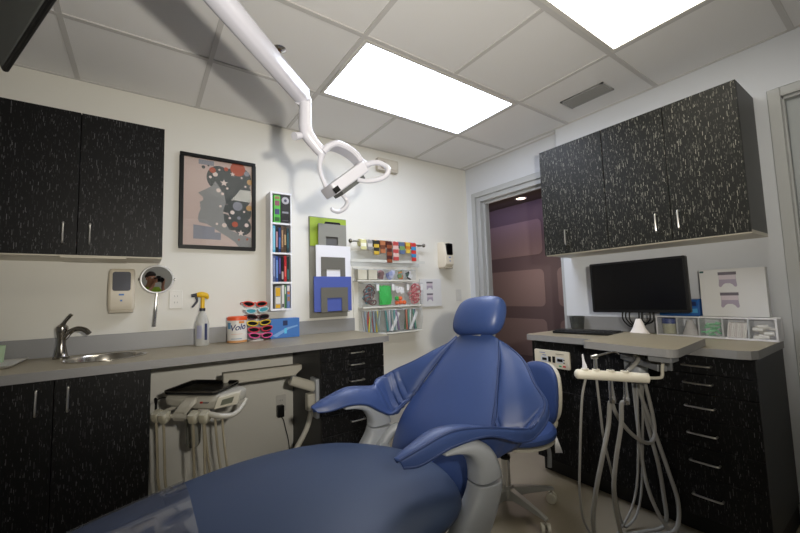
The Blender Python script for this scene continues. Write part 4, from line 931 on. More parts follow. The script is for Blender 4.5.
obj('yoke_rod', MB().tube([LP(-2.150, 1.758), LP(-2.158, 1.715), LP(-2.154, 1.674), LP(-2.132, 1.625)], [.015, .009, .008, .009], 10, 5), LAMPW, t)
HU = Vector((-.64, 0, .77))
h = obj('lamp_head', beam(LP(-2.128, 1.604, -.01), LP(-1.978, 1.726, 0), .048, .023, .050, .025, a0=HU, e=9., n=28), LAMPW, t, bev=.004)
obj('switch_window', beam(LP(-2.126, 1.596, -.0600), LP(-2.106, 1.612, -.0603), .003, .011, .003, .011, a0=HU, e=9.), BLACK, h)
obj('lamp_lens', beam(LP(-2.085, 1.606, 0), LP(-1.985, 1.686, 0), .040, .014, .042, .014, a0=HU, e=9.), mat('lens_dark', '5a5c5c', .15), h)
obj('knuckle', MB().sphere(LP(-1.975, 1.738, -.01), (.026, .034, .024), 14, 10), LAMPW, t)
obj('grip', MB().tube([LP(-1.972, 1.732, -.02), LP(-1.945, 1.746, -.04), LP(-1.915, 1.744, -.06), LP(-1.893, 1.720, -.08), LP(-1.908, 1.685, -.09), LP(-1.945, 1.664, -.08), LP(-1.985, 1.657, -.06), LP(-2.012, 1.664, -.04)], [.013, .012, .011, .011, .011, .010, .009, .009], 10), LAMPW, t)
obj('grip', MB().tube([LP(-2.055, 1.625, .035), LP(-2.035, 1.613, .04), LP(-2.022, 1.594, .04), LP(-2.034, 1.566, .03), LP(-2.066, 1.542, .02), LP(-2.10, 1.535, .0), LP(-2.118, 1.540, -.01)], [.009, .010, .010, .010, .009, .008, .006], 10), LAMPW, t)

# ------------------------------------------------------------------ delivery unit in the knee space
t = thing('delivery_unit', 'beige dental delivery head with black instrument tray, on a jointed arm under the counter', 'delivery unit', (-2.44, -.5, .6))
dy = -.45
obj('mount_plate', MB().box(-1.822, -1.8005, -.50, -.40, .45, .69), SHELL, t, bev=.003)
obj('mount_post', MB().prism(rrect(-1.868, -1.815, -.478, -.424, .01), 'z', .50, .60), BEIGE, t, bev=.003)
obj('lower_link', beam((-1.965, dy - .0, .70), (-1.815, dy - .0, .635), .024, .030, .028, .032), BEIGE, t, bev=.004)
obj('pivot', MB().cyl((-1.950, dy, .68), (-1.945, dy, .755), .017, n=14), SHELLD, t)
mb = MB(); mb.prism([(-2.345, .745), (-2.315, .735), (-2.285, .732), (-1.945, .728), (-1.902, .762), (-1.902, .790), (-2.345, .797)], 'y', dy - .028, dy + .028)
obj('upper_arm', mb, BEIGE, t, bev=.006)
obj('pivot', MB().cyl((-2.318, dy, .66), (-2.318, dy, .742), .014, n=14), SHELLD, t)
obj('umbilical', MB().tube([(-1.838, dy, .51), (-1.843, dy - .005, .47), (-1.868, dy - .01, .40), (-1.91, dy - .01, .33), (-1.97, dy, .24), (-2.02, dy + .05, .14), (-2.02, dy + .1, .02)], .016, 12), BEIGE, t)
hc = Vector((-2.446, -.520, .745)); e1 = Vector((.707, -.707, 0)); e2 = Vector((.62, .785, 0))
DM = Matrix(((e1.x, e2.x, 0, hc.x), (e1.y, e2.y, 0, hc.y), (0, 0, 1, hc.z), (0, 0, 0, 1)))
def dobj(name, mb, m, par, **k):
    for i, p in enumerate(mb.v): mb.v[i] = DM @ p
    return obj(name, mb, m, par, **k)
tray = [(a, b) for a, b in rrect(-.144, .144, -.125, .125, .025)]
def inset(s_): return [(a * s_, b * s_) for a, b in tray]
BT = mat('tray_black', '0b0b0c', .25)
mb = MB(); mb.loft([[(a, b, -.004) for a, b in inset(.97)], [(a, b, 0) for a, b in inset(1)], [(a, b, .010) for a, b in inset(1.0)], [(a, b, .010) for a, b in inset(.965)], [(a, b, .001) for a, b in inset(.94)]])
o = dobj('instrument_tray', mb, BT, t)
mb = MB(); mb.tube([(a, b, .011) for a, b in tray], .0035, 6, 1, True); dobj('tray_rim', mb, mat('tray_rim', '6c665c', .3, .9), o)
mb = MB()
mb.loft([[(-.142, b, z) for b, z in ((-.10, -.012), (-.112, -.028), (-.10, -.062), (.08, -.062), (.10, -.012))], [(-.03, b, z) for b, z in ((-.112, -.010), (-.126, -.03), (-.118, -.070), (.09, -.070), (.115, -.012))], [(.12, b, z) for b, z in ((-.116, -.008), (-.130, -.03), (-.122, -.072), (.09, -.072), (.12, -.012))], [(.185, b, z) for b, z in ((-.09, -.002), (-.112, -.03), (-.10, -.066), (.08, -.066), (.09, -.010))], [(.215, b, z) for b, z in ((-.04, -.006), (-.06, -.03), (-.05, -.058), (.05, -.058), (.06, -.014))]])
dobj('head_body', mb, BEIGE, t, bev=.006, sub=1)
mb = MB(); mb.loft([[(.015 + o_ + dx, b, z0 + z) for dx, z in ((-.028, .008), (.028, .008), (.034, -.016), (-.034, -.016))] for b, z0, o_ in ((-.08, -.012, .005), (-.125, -.022, 0), (-.150, -.05, -.02), (-.158, -.085, -.045), (-.14, -.108, -.055))])
dobj('front_bracket', mb, BEIGE, t, bev=.005)
mb = MB(); mb.loft([[(.150, -.130, -.066), (.152, -.150, -.062), (.168, -.140, -.010), (.162, -.112, -.004)], [(.232, -.052, -.060), (.236, -.072, -.056), (.246, -.062, .002), (.240, -.040, .006)]])
k = dobj('keypad', mb, mat('keypad_ivory', 'c2bdad', .45), t, bev=.004)
mb = MB(); mb.loft([[(.176, -.126, -.048), (.176, -.1305, -.048), (.184, -.126, -.022), (.184, -.121, -.022)], [(.216, -.088, -.044), (.216, -.0925, -.044), (.224, -.087, -.016), (.224, -.082, -.016)]])
dobj('keypad_display', mb, mat('lcd_grey', '6a6c5e', .3), k)
mb = MB(); mb.box(.068, .080, -.1325, -.124, -.040, -.032); mb.mat(1).box(.084, .112, -.1325, -.124, -.039, -.034); dobj('head_marking', mb, [GOLD, mat('mark_grey', '6a6a68', .5)], t)
mb = MB(); mb.tube([(.06, -.125, -.078), (.125, -.150, -.080), (.19, -.145, -.092), (.228, -.09, -.098), (.240, -.03, -.075), (.242, .0, -.050)], [.012, .013, .013, .012, .011, .010], 12); dobj('grip_rail', mb, BEIGE, t)
mb = MB(); mb.tube([(-.10, -.05, -.070), (-.13, -.11, -.085), (-.148, -.145, -.092), (-.10, -.15, -.095), (-.04, -.145, -.10)], .010, 10); mb.tube([(-.04, -.145, -.10), (.03, -.15, -.098), (.12, -.15, -.092)], .010, 10); dobj('holder_rail', mb, BEIGE, t)
def hold(a, b, z):
    mb = MB(); T = Matrix.Translation((a, b, z)) @ Matrix.Rotation(.35, 4, 'X'); mb.T = T
    mb.loft([[(x * s_, y * s_, zz) for x, y in rrect(-.022, .022, -.028, .028, .012)] for s_, zz in ((.85, -.022), (1, -.012), (1, .012), (.8, .022))]); return mb
for i, (a, b, z) in enumerate(((-.146, -.155, -.095), (-.098, -.165, -.095), (.057, -.160, -.094), (.115, -.162, -.090))):
    hd = dobj('handpiece_holder', hold(a, b, z), mat('holder_ivory', 'aaa591', .5), t)
    mb = MB(); mb.tube([(a, b - .01, z - .01), (a - .002, b, z - .08), (a - .004, b + .01, z - .2), (a - .0, b + .02, z - .34), (a + .01, b + .08, z - .48), (a, b + .2, z - .60), (.05, .30, -.715)], .0065, 8); dobj('hose', mb, BEIGEH, hd)
for a, b, z in ((.092, -.13, -.080), (.150, -.13, -.080), (.188, -.13, -.086)):
    mb = MB(); mb.tube([(a, b, z), (a + .004, b, z - .08), (a + .014, b + .01, z - .2), (a + .026, b + .03, z - .34), (a + .02, b + .1, z - .50), (a, b + .2, z - .60), (.05, .30, -.725)], .006, 8); dobj('hose', mb, BEIGEH, t)
mb = MB(); mb.lathe([(.001, -.285), (.022, -.282), (.034, -.265), (.036, -.24), (.036, -.13), (.03, -.09), (.001, -.08)], (-.055, .0, -.015)); dobj('water_bottle', mb, clear('bottle_grey', 'c0c0b8', .06, .2, .7, 'a2a298'), t)
mb = MB(); mb.tube([(-.178, -.125, -.115), (-.180, -.125, -.06), (-.178, -.125, -.03), (-.185, -.125, -.026), (-.18, -.125, -.05)], .006, 8).tube([(-.180, -.125, -.035), (-.18, -.09, -.03), (-.13, -.06, -.03)], .003, 6); dobj('syringe', mb, BLACK, t)
# ------------------------------------------------------------------ patient chair
CY = -1.51
t = thing('dental_chair', 'blue leather dental patient chair with slung armrests and grey arm supports', 'dental chair', (-2.1, CY, 0))
def sring(x, w, zt, zb, n=32, e=2.6, yc=CY):
    r = []
    for k in range(n):
        a = 2 * PI * k / n; c, s_ = math.cos(a), math.sin(a)
        y = yc + (abs(c) ** (2 / e)) * (1 if c > 0 else -1) * w
        hz = (zt - zb) / 2; z = (zt + zb) / 2 + (abs(s_) ** (2 / e)) * (1 if s_ > 0 else -1) * hz
        r.append((x, y, z))
    return r
def interp(tab, x):
    for a, b in zip(tab[:-1], tab[1:]):
        if a[0] >= x >= b[0]:
            f = (a[0] - x) / (a[0] - b[0]); return [a[i] + (b[i] - a[i]) * f for i in range(1, len(a))]
    return list(tab[-1][1:])
SY = -1.537
SEAT = [(-1.822, .05, .555, .54, -1.61), (-1.828, .12, .575, .525, -1.61), (-1.845, .175, .590, .512, -1.61), (-1.88, .232, .602, .502, -1.60), (-1.93, .282, .612, .496, -1.588), (-2.0, .336, .622, .492, -1.565), (-2.1, .378, .630, .49, -1.545), (-2.25, .398, .634, .49, -1.537), (-2.4, .400, .630, .49, -1.537), (-2.56, .390, .618, .485, -1.537), (-2.75, .352, .598, .472, -1.537), (-2.90, .308, .580, .462, -1.537), (-3.05, .245, .562, .455, -1.537), (-3.13, .18, .552, .462, -1.537), (-3.16, .10, .54, .48, -1.537)]
def sring_(x, w, zt, zb, yc=SY, n=32): return sring(x, w, zt + .004, zb - .03, n, 2.05, yc)
obj('seat_cushion', MB().loft([sring_(*r) for r in SEAT]), SEATB, t, sub=1)
FC = [(x, w + .006, zt + .006, zb - .006) for x, w, zt, zb, yc in SEAT if x <= -2.5]
f0 = interp(SEAT, -2.59); FC = [(-2.59, f0[0] + .006, f0[1] + .005, f0[2] - .006)] + [r for r in FC if r[0] < -2.62]
rows = []
random.seed(3)
for i, (x, w, zt, zb) in enumerate(FC):
    ring = sring_(x, w, zt, zb, SY, 48)
    rows.append([(p[0] + random.uniform(-.002, .002) * (i > 0), p[1] + random.uniform(-.001, .001), p[2] + random.uniform(-.0005, .002)) for p in ring])
fc = obj('foot_cover', MB().loft(rows, cap0=False), FILM, t, sub=1, label='clear plastic film over the foot end')
# backrest: profile runs from low front to the neck
d = Vector((.593, 0, .805)); nrm = Vector((-.805, 0, .593))
def spine(z):      # point on the front face at height z
    f = (z - .73) / .805
    return Vector((-1.65, 0, .73)) + d * f - nrm * (.0 if z > .5 else (.5 - z) * .12)
def bring(z, w, th, n=32, e=2.8, bulge=0.):
    c = spine(z) - nrm * (th / 2); r = []
    for k in range(n):
        a = 2 * PI * k / n; cs, sn = math.cos(a), math.sin(a)
        y = (abs(cs) ** (2 / e)) * (1 if cs > 0 else -1) * w
        q = (abs(sn) ** (2 / e)) * (1 if sn > 0 else -1) * th / 2
        if sn > 0: q += bulge * (1 - (y / w) ** 2)
        p = c + nrm * q; r.append((p.x, CY + y, p.z))
    return r
BK = [(.462, .07, .03, 0), (.468, .13, .048, .004), (.482, .185, .066, .010), (.51, .228, .082, .020), (.55, .258, .092, .030), (.60, .278, .096, .036), (.66, .284, .097, .036), (.72, .264, .093, .022), (.80, .228, .088, .016), (.88, .194, .082, .012), (.94, .166, .075, .008), (.98, .144, .062, .005), (1.005, .118, .045, .002), (1.015, .07, .02, 0)]
obj('backrest', MB().loft([bring(z, w, th, bulge=b) for z, w, th, b in BK]), BLUE, t, sub=1)
# back shell
obj('back_shell', MB().loft([[(p[0] + .045, CY + (p[1] - CY) * .86, p[2] - .035) for p in bring(z, w, th * .7)] for z, w, th, b in BK[3:-2]]), SHELL, t, sub=1)
for sg in (-1, 1):
    P = []
    for z, w in ((.70, .256), (.72, .250), (.76, .236), (.80, .222), (.84, .205), (.88, .188), (.94, .160), (.985, .132)):
        p = spine(z) - nrm * .012; P.append((p.x, CY + sg * w, p.z))
    obj('piping', MB().tube(P, .0035, 8), BLUED, t)
# headrest
mb = MB(); hd = Vector((.40, 0, .917)); hn = Vector((-.917, 0, .40)); hb_ = Vector((-1.478, CY + .012, 1.010))
rows = []
for q, w, th in ((0, .075, .03), (.006, .105, .055), (.02, .128, .08), (.05, .138, .098), (.09, .139, .105), (.13, .134, .10), (.16, .123, .085), (.178, .104, .06), (.184, .08, .03)):
    r = []
    for k in range(32):
        a = 2 * PI * k / 32; c, s_ = math.cos(a), math.sin(a); e = 3.4
        y = (abs(c) ** (2 / e)) * (1 if c > 0 else -1) * w; v = (abs(s_) ** (2 / e)) * (1 if s_ > 0 else -1) * th / 2
        p = hb_ + hd * (q - y * .10) + hn * (v - .03 + (.012 * (1 - (y / w) ** 2) if s_ > 0 else 0)); r.append((p.x, p.y + y, p.z))
    rows.append(r)
hr = obj('headrest', mb.loft(rows), BLUE, t, sub=1)
obj('headrest_bracket', MB().box(-1.455, -1.435, CY - .03, CY + .03, .93, 1.06), SHELLD, hr, bev=.004)
# slung arm panels
def edge_(z, w): p = spine(z) - nrm * .022; return (w, p.x, p.z)
SL = [  # rows from shoulder to arm tip; columns inner edge -> ridge -> outer flap, each (half-width, x, z)
 [edge_(.99, .128), (.133, -1.448, .985), (.138, -1.436, .978), (.145, -1.426, .965), (.145, -1.412, .95)],
 [edge_(.91, .176), (.197, -1.505, .896), (.220, -1.474, .902), (.242, -1.446, .915), (.245, -1.43, .90)],
 [edge_(.81, .222), (.25, -1.575, .785), (.288, -1.532, .80), (.322, -1.492, .845), (.325, -1.477, .825)],
 [edge_(.725, .252), (.282, -1.640, .668), (.332, -1.578, .690), (.379, -1.512, .778), (.383, -1.500, .748)],
 [(.262, -1.745, .648), (.293, -1.700, .622), (.335, -1.640, .652), (.372, -1.580, .714), (.377, -1.576, .686)],
 [(.264, -1.812, .662), (.292, -1.772, .668), (.334, -1.722, .696), (.376, -1.668, .726), (.381, -1.668, .692)],
 [(.262, -1.885, .712), (.290, -1.862, .742), (.327, -1.832, .760), (.362, -1.800, .757), (.369, -1.800, .738)],
 [(.264, -1.968, .726), (.286, -1.966, .766), (.318, -1.956, .781), (.350, -1.940, .774), (.357, -1.945, .738)],
 [(.275, -2.055, .716), (.290, -2.062, .742), (.314, -2.066, .753), (.337, -2.058, .748), (.343, -2.055, .712)],
 [(.294, -2.105, .715), (.303, -2.118, .727), (.314, -2.124, .731), (.325, -2.117, .729), (.327, -2.108, .712)]]
def dense(SL, nu=11, nv=9):
    cols = [catmull([Vector(r[j]) for r in SL], nu) for j in range(5)]
    return [catmull([c[i] for c in cols], nv) for i in range(len(cols[0]))]
SLF = [list(r) for r in SL]       # the far sling is pulled straight from shoulder to arm
SLF[1][1:] = [(.190, -1.525, .900), (.205, -1.520, .907), (.218, -1.512, .913), (.220, -1.495, .89)]
SLF[2][1:] = [(.245, -1.600, .800), (.270, -1.600, .832), (.290, -1.596, .858), (.293, -1.585, .828)]
SLF[3][1:] = [(.278, -1.665, .700), (.318, -1.664, .758), (.345, -1.662, .822), (.350, -1.658, .785)]
SLF[4][1:] = [(.290, -1.725, .640), (.332, -1.722, .712), (.366, -1.712, .797), (.371, -1.712, .755)]
SLF[5] = [(.264, -1.812, .668), (.290, -1.795, .705), (.334, -1.785, .758), (.372, -1.768, .780), (.377, -1.765, .735)]
def crease(u, v):
    h = 0
    for u0, v0, u1, v1, A_, w_ in ((.335, -.05, .47, .78, .013, .016), (.33, -.05, .385, .80, .010, .013), (.35, .0, .56, .62, .012, .014), (.40, .05, .62, .50, .008, .012), (.30, .05, .33, .70, .007, .012)):
        x0, y0, x1, y1 = u0 * .95, v0 * .22, u1 * .95, v1 * .22; px_, py_ = u * .95, v * .22
        L2 = (x1 - x0) ** 2 + (y1 - y0) ** 2; f = ((px_ - x0) * (x1 - x0) + (py_ - y0) * (y1 - y0)) / L2
        if -.1 < f < 1.1:
            d_ = ((px_ - x0) * (y1 - y0) - (py_ - y0) * (x1 - x0)) / math.sqrt(L2); env = max(0, math.sin(PI * (f + .1) / 1.2)) ** .7
            h += A_ * env * (.8 * math.exp(-((d_ - w_ * 1.1) / w_) ** 2) - math.exp(-(d_ / (w_ * .6)) ** 2))
    return h
G2 = (dense(SL), dense(SLF))
for sg in (-1, 1):
    rows = []; G = G2[sg > 0]
    for i, r in enumerate(G):
        u = i / (len(G) - 1); row = []
        for j, p in enumerate(r):
            v = j / (len(r) - 1)
            fold = crease(u, v)
            row.append((p.y - fold * .9, CY + sg * (p.x + fold * .5), p.z + fold * .7))
        rows.append(row)
    sl = obj('arm_sling', MB().loft(rows, closed=False), BLUE, t, solid=.011, sub=0)
    nv = len(G[0]); ri = int((nv - 1) * .75)
    obj('piping', MB().tube([(r[ri].y, CY + sg * (r[ri].x + .002), r[ri].z + .005) for r in G[::3]], .0048, 8, 2), BLUED, sl)
    obj('piping', MB().tube([(r[-1].y, CY + sg * (r[-1].x + .003), r[-1].z) for r in G[::3]], .0045, 8, 2), BLUED, sl)
    obj('piping', MB().tube([(r[0].y, CY + sg * r[0].x, r[0].z + .001) for r in G[::3]], .004, 8, 2), BLUED, sl)
    # grey arm support, a hook that narrows to the front
    dz = -.016 if sg > 0 else 0
    P = catmull([(-1.968, 0, .716 + dz), (-1.908, 0, .718 + dz), (-1.85, 0, .704 + dz), (-1.803, 0, .660 + dz), (-1.786, 0, .595), (-1.797, 0, .545), (-1.832, 0, .490), (-1.885, 0, .43), (-1.97, 0, .37), (-2.08, 0, .335)], 5)
    Wd = catmull([(.005, .024, 0), (.016, .036, 0), (.028, .041, 0), (.044, .042, 0), (.057, .042, 0), (.060, .041, 0), (.062, .041, 0), (.062, .041, 0), (.055, .040, 0), (.04, .04, 0)], 5)
    def hook(i0, i1):
        rows = []
        for i in range(i0, i1):
            a, b = P[max(0, i - 1)], P[min(len(P) - 1, i + 1)]; tg = (b - a).normalized(); nn = Vector((-tg.z, 0, tg.x)); r = []
            for k in range(20):
                an = 2 * PI * k / 20; c, s_ = math.cos(an), math.sin(an); e = 3.
                q = P[i] + nn * ((abs(c) ** (2 / e)) * (1 if c > 0 else -1) * Wd[i].x); r.append((q.x, CY + sg * .330 + (abs(s_) ** (2 / e)) * (1 if s_ > 0 else -1) * Wd[i].y, q.z))
            rows.append(r)
        return rows
    ar = obj('arm_support', MB().loft(hook(0, 21)), SHELL, t, bev=.003)
    obj('arm_support', MB().loft(hook(21, len(P))), SHELL, t, bev=.003)
    obj('pivot_link', MB().tube([(-1.80, CY + sg * .288, .505), (-1.765, CY + sg * .282, .55), (-1.725, CY + sg * .27, .575), (-1.67, CY + sg * .24, .565)], [.026, .024, .024, .022], 12), SHELL, t)
    obj('pivot_cap', MB().cyl((-1.80, CY + sg * .270, .505), (-1.80, CY + sg * .318, .505), .034).cyl((-1.80, CY + sg * .262, .505), (-1.80, CY + sg * .27, .505), .022), SHELL, t)
obj('seat_base', MB().loft([sring(x, w, zt, zb, 24, 3.2) for x, w, zt, zb in ((-1.86, .20, .495, .40), (-1.95, .27, .495, .36), (-2.2, .29, .495, .33), (-2.6, .25, .49, .36), (-2.85, .17, .475, .42))]), SHELL, t, bev=.004)
obj('lift_arm', MB().loft([sring(-1.95, .12, .36, .10, 16, 4), sring(-2.25, .14, .36, .06, 16, 4)]), SHELLD, t, bev=.006)
obj('floor_plate', MB().prism(rrect(-2.55, -1.80, CY - .24, CY + .24, .1), 'z', 0, .06), SHELL, t, bev=.01)
obj('back_hinge', MB().cyl((-1.83, CY - .16, .45), (-1.83, CY + .16, .45), .03).box(-1.90, -1.80, CY - .05, CY + .05, .36, .46), mat('hinge_metal', '4a4642', .4, .7), t, bev=.003)

# ------------------------------------------------------------------ operator stool
hx, hy = -1.03, -1.285
t = thing('operator_stool', 'low blue wheeled stool with a cream-backed seat behind the dental chair', 'stool', (hx, hy, 0))
ALU = mat('cast_aluminium', 'a4a49e', .4, .4)
obj('hub', MB().lathe([(.001, .055), (.045, .06), (.05, .085), (.042, .115), (.03, .125), (.001, .125)], (hx, hy, 0)), ALU, t)
for k in range(5):
    a = math.radians(-26 - 72 * k); c, s_ = math.cos(a), math.sin(a); L_ = .265
    lg = MB(); w = Vector((-s_, c, 0))
    rows = []
    for q, hw, zt, zb in ((.03, .026, .118, .070), (.12, .020, .108, .074), (.22, .015, .094, .072), (L_ + .012, .013, .084, .070)):
        p = Vector((hx + c * q, hy + s_ * q, 0)); rows.append([p + w * hw + Vector((0, 0, zb)), p + w * hw * .7 + Vector((0, 0, zt)), p - w * hw * .7 + Vector((0, 0, zt)), p - w * hw + Vector((0, 0, zb))])
    lg.loft(rows); g = obj('leg', lg, ALU, t, bev=.003)
    cx, cy_ = hx + c * L_, hy + s_ * L_
    cs = MB(); sa = a + .9
    ax = Vector((math.cos(sa), math.sin(sa), 0)); q = Vector((cx, cy_, .027))
    for sg in (-1, 1): cs.cyl(q + ax * (sg * .006), q + ax * (sg * .023), .027, n=18)
    obj('caster', cs, STOOLC, g, bev=.003)
    obj('caster_stem', MB().cyl((cx, cy_, .03), (cx, cy_, .075), .007, n=10), CHROME, g)
obj('gas_lift', MB().cyl((hx, hy, .10), (hx, hy, .275), .024, n=20), CHROME, t)
obj('piston', MB().cyl((hx, hy, .27), (hx, hy, .38), .014, n=16).cyl((hx, hy, .268), (hx, hy, .285), .027, n=16), BLACK, t)
qx, qy = hx + .03, hy - .03
obj('seat_pan', MB().lathe([(.001, .376), (.20, .381), (.225, .390), (.225, .403), (.001, .403)], (qx, qy, 0), n=36), STOOLC, t)
obj('seat', MB().lathe([(.001, .402), (.22, .403), (.238, .418), (.238, .442), (.225, .460), (.18, .472), (.001, .474)], (qx, qy, 0), n=36), BLUE, t, sub=1)
bxx = -.70
def brow(x0, zs, hw): return [(x0 + (.03 * (abs(y) / .15) ** 2 * -1), hy - .035 + y, z) for y in hw for z in (zs,)]
def padring(x, cz, hw, hh, n=36, e=2.7, cy=hy - .005):
    r = []
    for k in range(n):
        a = 2 * PI * k / n; c, s_ = math.cos(a), math.sin(a)
        y = (abs(c) ** (2 / e)) * (1 if c > 0 else -1) * hw; z = (abs(s_) ** (2 / e)) * (1 if s_ > 0 else -1) * hh
        r.append((x - .05 * (y / .17) ** 2 + .02 * (z / .2), cy + y, cz + z))
    return r
obj('backrest', MB().loft([padring(bxx - .012, .57, .09, .12), padring(bxx - .012, .57, .125, .16), padring(bxx, .57, .146, .182), padring(bxx + .018, .57, .150, .188), padring(bxx + .034, .57, .148, .186)]), BLUE, t, sub=1)
obj('back_shell', MB().loft([padring(bxx + .034, .57, .152, .190), padring(bxx + .062, .57, .150, .182), padring(bxx + .076, .57, .12, .15)]), STOOLC, t, sub=1)
obj('back_bar', MB().tube([(hx + .05, hy - .03, .372), (hx + .22, hy - .045, .365), (bxx + .075, hy - .05, .36), (bxx + .085, hy - .05, .45), (bxx + .06, hy - .05, .56)], .014, 10), STOOLC, t)
obj('lever', MB().tube([(hx + .17, hy - .13, .375), (hx + .20, hy - .145, .30), (hx + .195, hy - .145, .215)], [.013, .011, .012], 10), SHELLD, t)
obj('paper_tag', MB().loft([[(hx + .235 + w_ * k, hy - .16 - w_ * k * .8 + .003 * (k % 2), z) for k in range(3)] for z, w_ in ((.382, .004), (.335, .010), (.285, .016))], closed=False), PAPER, t, solid=.001)

# ------------------------------------------------------------------ lights
def area(name, loc, rot, sx_, sy_, e, col=(1, 1, 1)):
    l = bpy.data.lights.new(name, 'AREA'); l.shape = 'RECTANGLE'; l.size = sx_; l.size_y = sy_; l.energy = e; l.color = col
    o = bpy.data.objects.new(name, l); COL.objects.link(o); o.location = loc; o.rotation_euler = rot; return o
area('hall_violet_fill', (1.15, .3, 2.33), (0, math.radians(-40), 0), .3, 1.4, HALLE, (.55, .5, 1.))  # violet lamp added to tint the upper hall wall, no fixture there
l = bpy.data.lights.new('hall_fill', 'POINT'); l.energy = HALLF; l.color = (1, .82, .7); l.shadow_soft_size = .2
o = bpy.data.objects.new('hall_fill', l); COL.objects.link(o); o.location = (.75, .1, 1.5)
# the camera's flash
l = bpy.data.lights.new('camera_flash', 'SPOT'); l.energy = FLASH; l.spot_size = math.radians(FSPOT); l.spot_blend = 1.0; l.shadow_soft_size = .025; l.color = (1, .94, .83)
o = bpy.data.objects.new('camera_flash', l); COL.objects.link(o); o.location = (-2.54, -2.89, 1.33)
dv = Vector((.47, .883, FUP)); o.rotation_euler = dv.to_track_quat('-Z', 'Y').to_euler(); o.scale = (1.3, .80, 1)
w = bpy.data.worlds.new('world'); SC.world = w; w.use_nodes = True
w.node_tree.nodes['Background'].inputs[0].default_value = (.5, .5, .5, 1); w.node_tree.nodes['Background'].inputs[1].default_value = .15

# ------------------------------------------------------------------ the photographer seen in the hand mirror
FW = Vector((.574, .819, 0)); RT = Vector((.819, -.574, 0)); CP = Vector((-2.716, -2.722, 0))
def Q(r, f, z): return CP + RT * r + FW * f + Vector((0, 0, z))
def skin(name, nodes, edges, m, parent, root=0, loc=None, lv=2):
    me = bpy.data.meshes.new(name); org = wloc(parent) if parent else loc
    me.from_pydata([Q(*n[:3]) - org for n in nodes], edges, []); me.materials.append(m)
    o = bpy.data.objects.new(name, me); COL.objects.link(o)
    if parent: o.parent = parent
    else: o.location = org
    md = o.modifiers.new('skin', 'SKIN'); md.use_smooth_shade = True
    for i, n in enumerate(nodes):
        rr_ = n[3]; me.skin_vertices[0].data[i].radius = (rr_, n[4] if len(n) > 4 else rr_); me.skin_vertices[0].data[i].use_root = (i == root)
    sb = o.modifiers.new('sub', 'SUBSURF'); sb.levels = sb.render_levels = lv
    return o
SKINM = mat('skin', 'c08a6c', .55)
HF = -.315
N = [(-.03, -.46, .56, .13, .10), (-.03, -.45, .70, .115, .085), (-.035, -.43, .86, .135, .10), (-.04, -.42, .96, .12, .085), (-.04, -.40, 1.03, .055), (-.04, -.37, 1.08, .052), (-.04, HF + .00, 1.15, .062, .075), (-.04, HF, 1.21, .078, .092), (-.04, HF - .005, 1.27, .07, .083)]
E_ = [(i, i + 1) for i in range(8)]
def limb(start, pts):
    k = start
    for p in pts:
        N.append(p); E_.append((k, len(N) - 1)); k = len(N) - 1
    return k
tips = [(0.012, .006), (.030, .002), (.046, -.004), (.058, -.012)]
for sd in (1, -1):
    sh = limb(3, [(-.04 + sd * .175, -.41, .975, .055), (-.04 + sd * .20, -.33, .87, .045), (-.04 + sd * .20, -.25, .80, .040), (-.02 + sd * .15, -.21, .93, .034), (sd * .10, -.175, 1.05, .026)])
    hd_ = limb(sh, [(sd * .088, -.150, 1.10, .030, .018), (sd * .080, -.135, 1.135, .030, .016)])
    for j in range(4):
        z = 1.128 + .020 * j; ln = (.85, 1., .95, .75)[j]
        limb(hd_, [(sd * .088, -.118, z + .008, .0085), (sd * .086, -.118 + .028 * ln, z + .012, .008), (sd * (.086 - .020 * ln), -.096 + .012 * ln, z + .014, .0075), (sd * (.078 - .030 * ln), -.096, z + .014, .0065)])
    limb(hd_, [(sd * .078, -.165, 1.15, .010), (sd * .062, -.185, 1.168, .009), (sd * .046, -.192, 1.178, .008)])
    kn = limb(0, [(-.03 + sd * .10, -.45, .47, .085), (-.03 + sd * .125, -.42, .26, .065), (-.03 + sd * .13, -.40, .075, .055), (-.03 + sd * .13, -.60, .065, .048), (-.03 + sd * .13, -.80, .055, .035), (-.03 + sd * .13, -.88, .05, .032)])
ph = skin('person', N, E_, SKINM, None, 0, Q(-.03, -.46, 0))
tag(ph, 'kneeling person in a lime green shirt photographing, seen only in the round hand mirror', 'person')
SH = [(-.03, -.46, .56, .142, .112), (-.03, -.45, .70, .128, .098), (-.035, -.43, .86, .148, .113), (-.04, -.42, .96, .132, .098), (-.04, -.405, 1.005, .075)]
SE = [(0, 1), (1, 2), (2, 3), (3, 4)]
for sd in (1, -1):
    b0 = len(SH); SH += [(-.04 + sd * .175, -.41, .972, .070), (-.04 + sd * .199, -.335, .875, .064), (-.04 + sd * .202, -.255, .805, .058)]; SE += [(3, b0), (b0, b0 + 1), (b0 + 1, b0 + 2)]
skin('shirt', SH, SE, mat('lime_shirt', '9ab83a', .8), ph)
TR = [(-.03, -.46, .57, .140, .110)]; TE = []
for sd in (1, -1):
    b0 = len(TR); TR += [(-.03 + sd * .10, -.45, .46, .096), (-.03 + sd * .125, -.42, .26, .078), (-.03 + sd * .13, -.40, .082, .070), (-.03 + sd * .13, -.60, .072, .060), (-.03 + sd * .13, -.78, .062, .050)]
    TE += [(0, b0)] + [(b0 + k, b0 + k + 1) for k in range(4)]
skin('trousers', TR, TE, mat('dark_trousers', '2a2e3a', .8), ph)
for sd in (1, -1): skin('shoe', [(-.03 + sd * .13, -.80, .06, .046), (-.03 + sd * .13, -.90, .052, .044), (-.03 + sd * .13, -.97, .07, .036)], [(0, 1), (1, 2)], mat('shoe_black', '18181a', .6), ph)
HM = Matrix(((RT.x, FW.x, 0, 0), (RT.y, FW.y, 0, 0), (0, 0, 1, 0), (0, 0, 0, 1)))
def hobj(name, mb, m, par): return obj(name, mb, m, par)
mb = MB(); mb.T = Matrix.Translation(Q(-.04, HF - .012, 1.235)) @ HM
rows = []
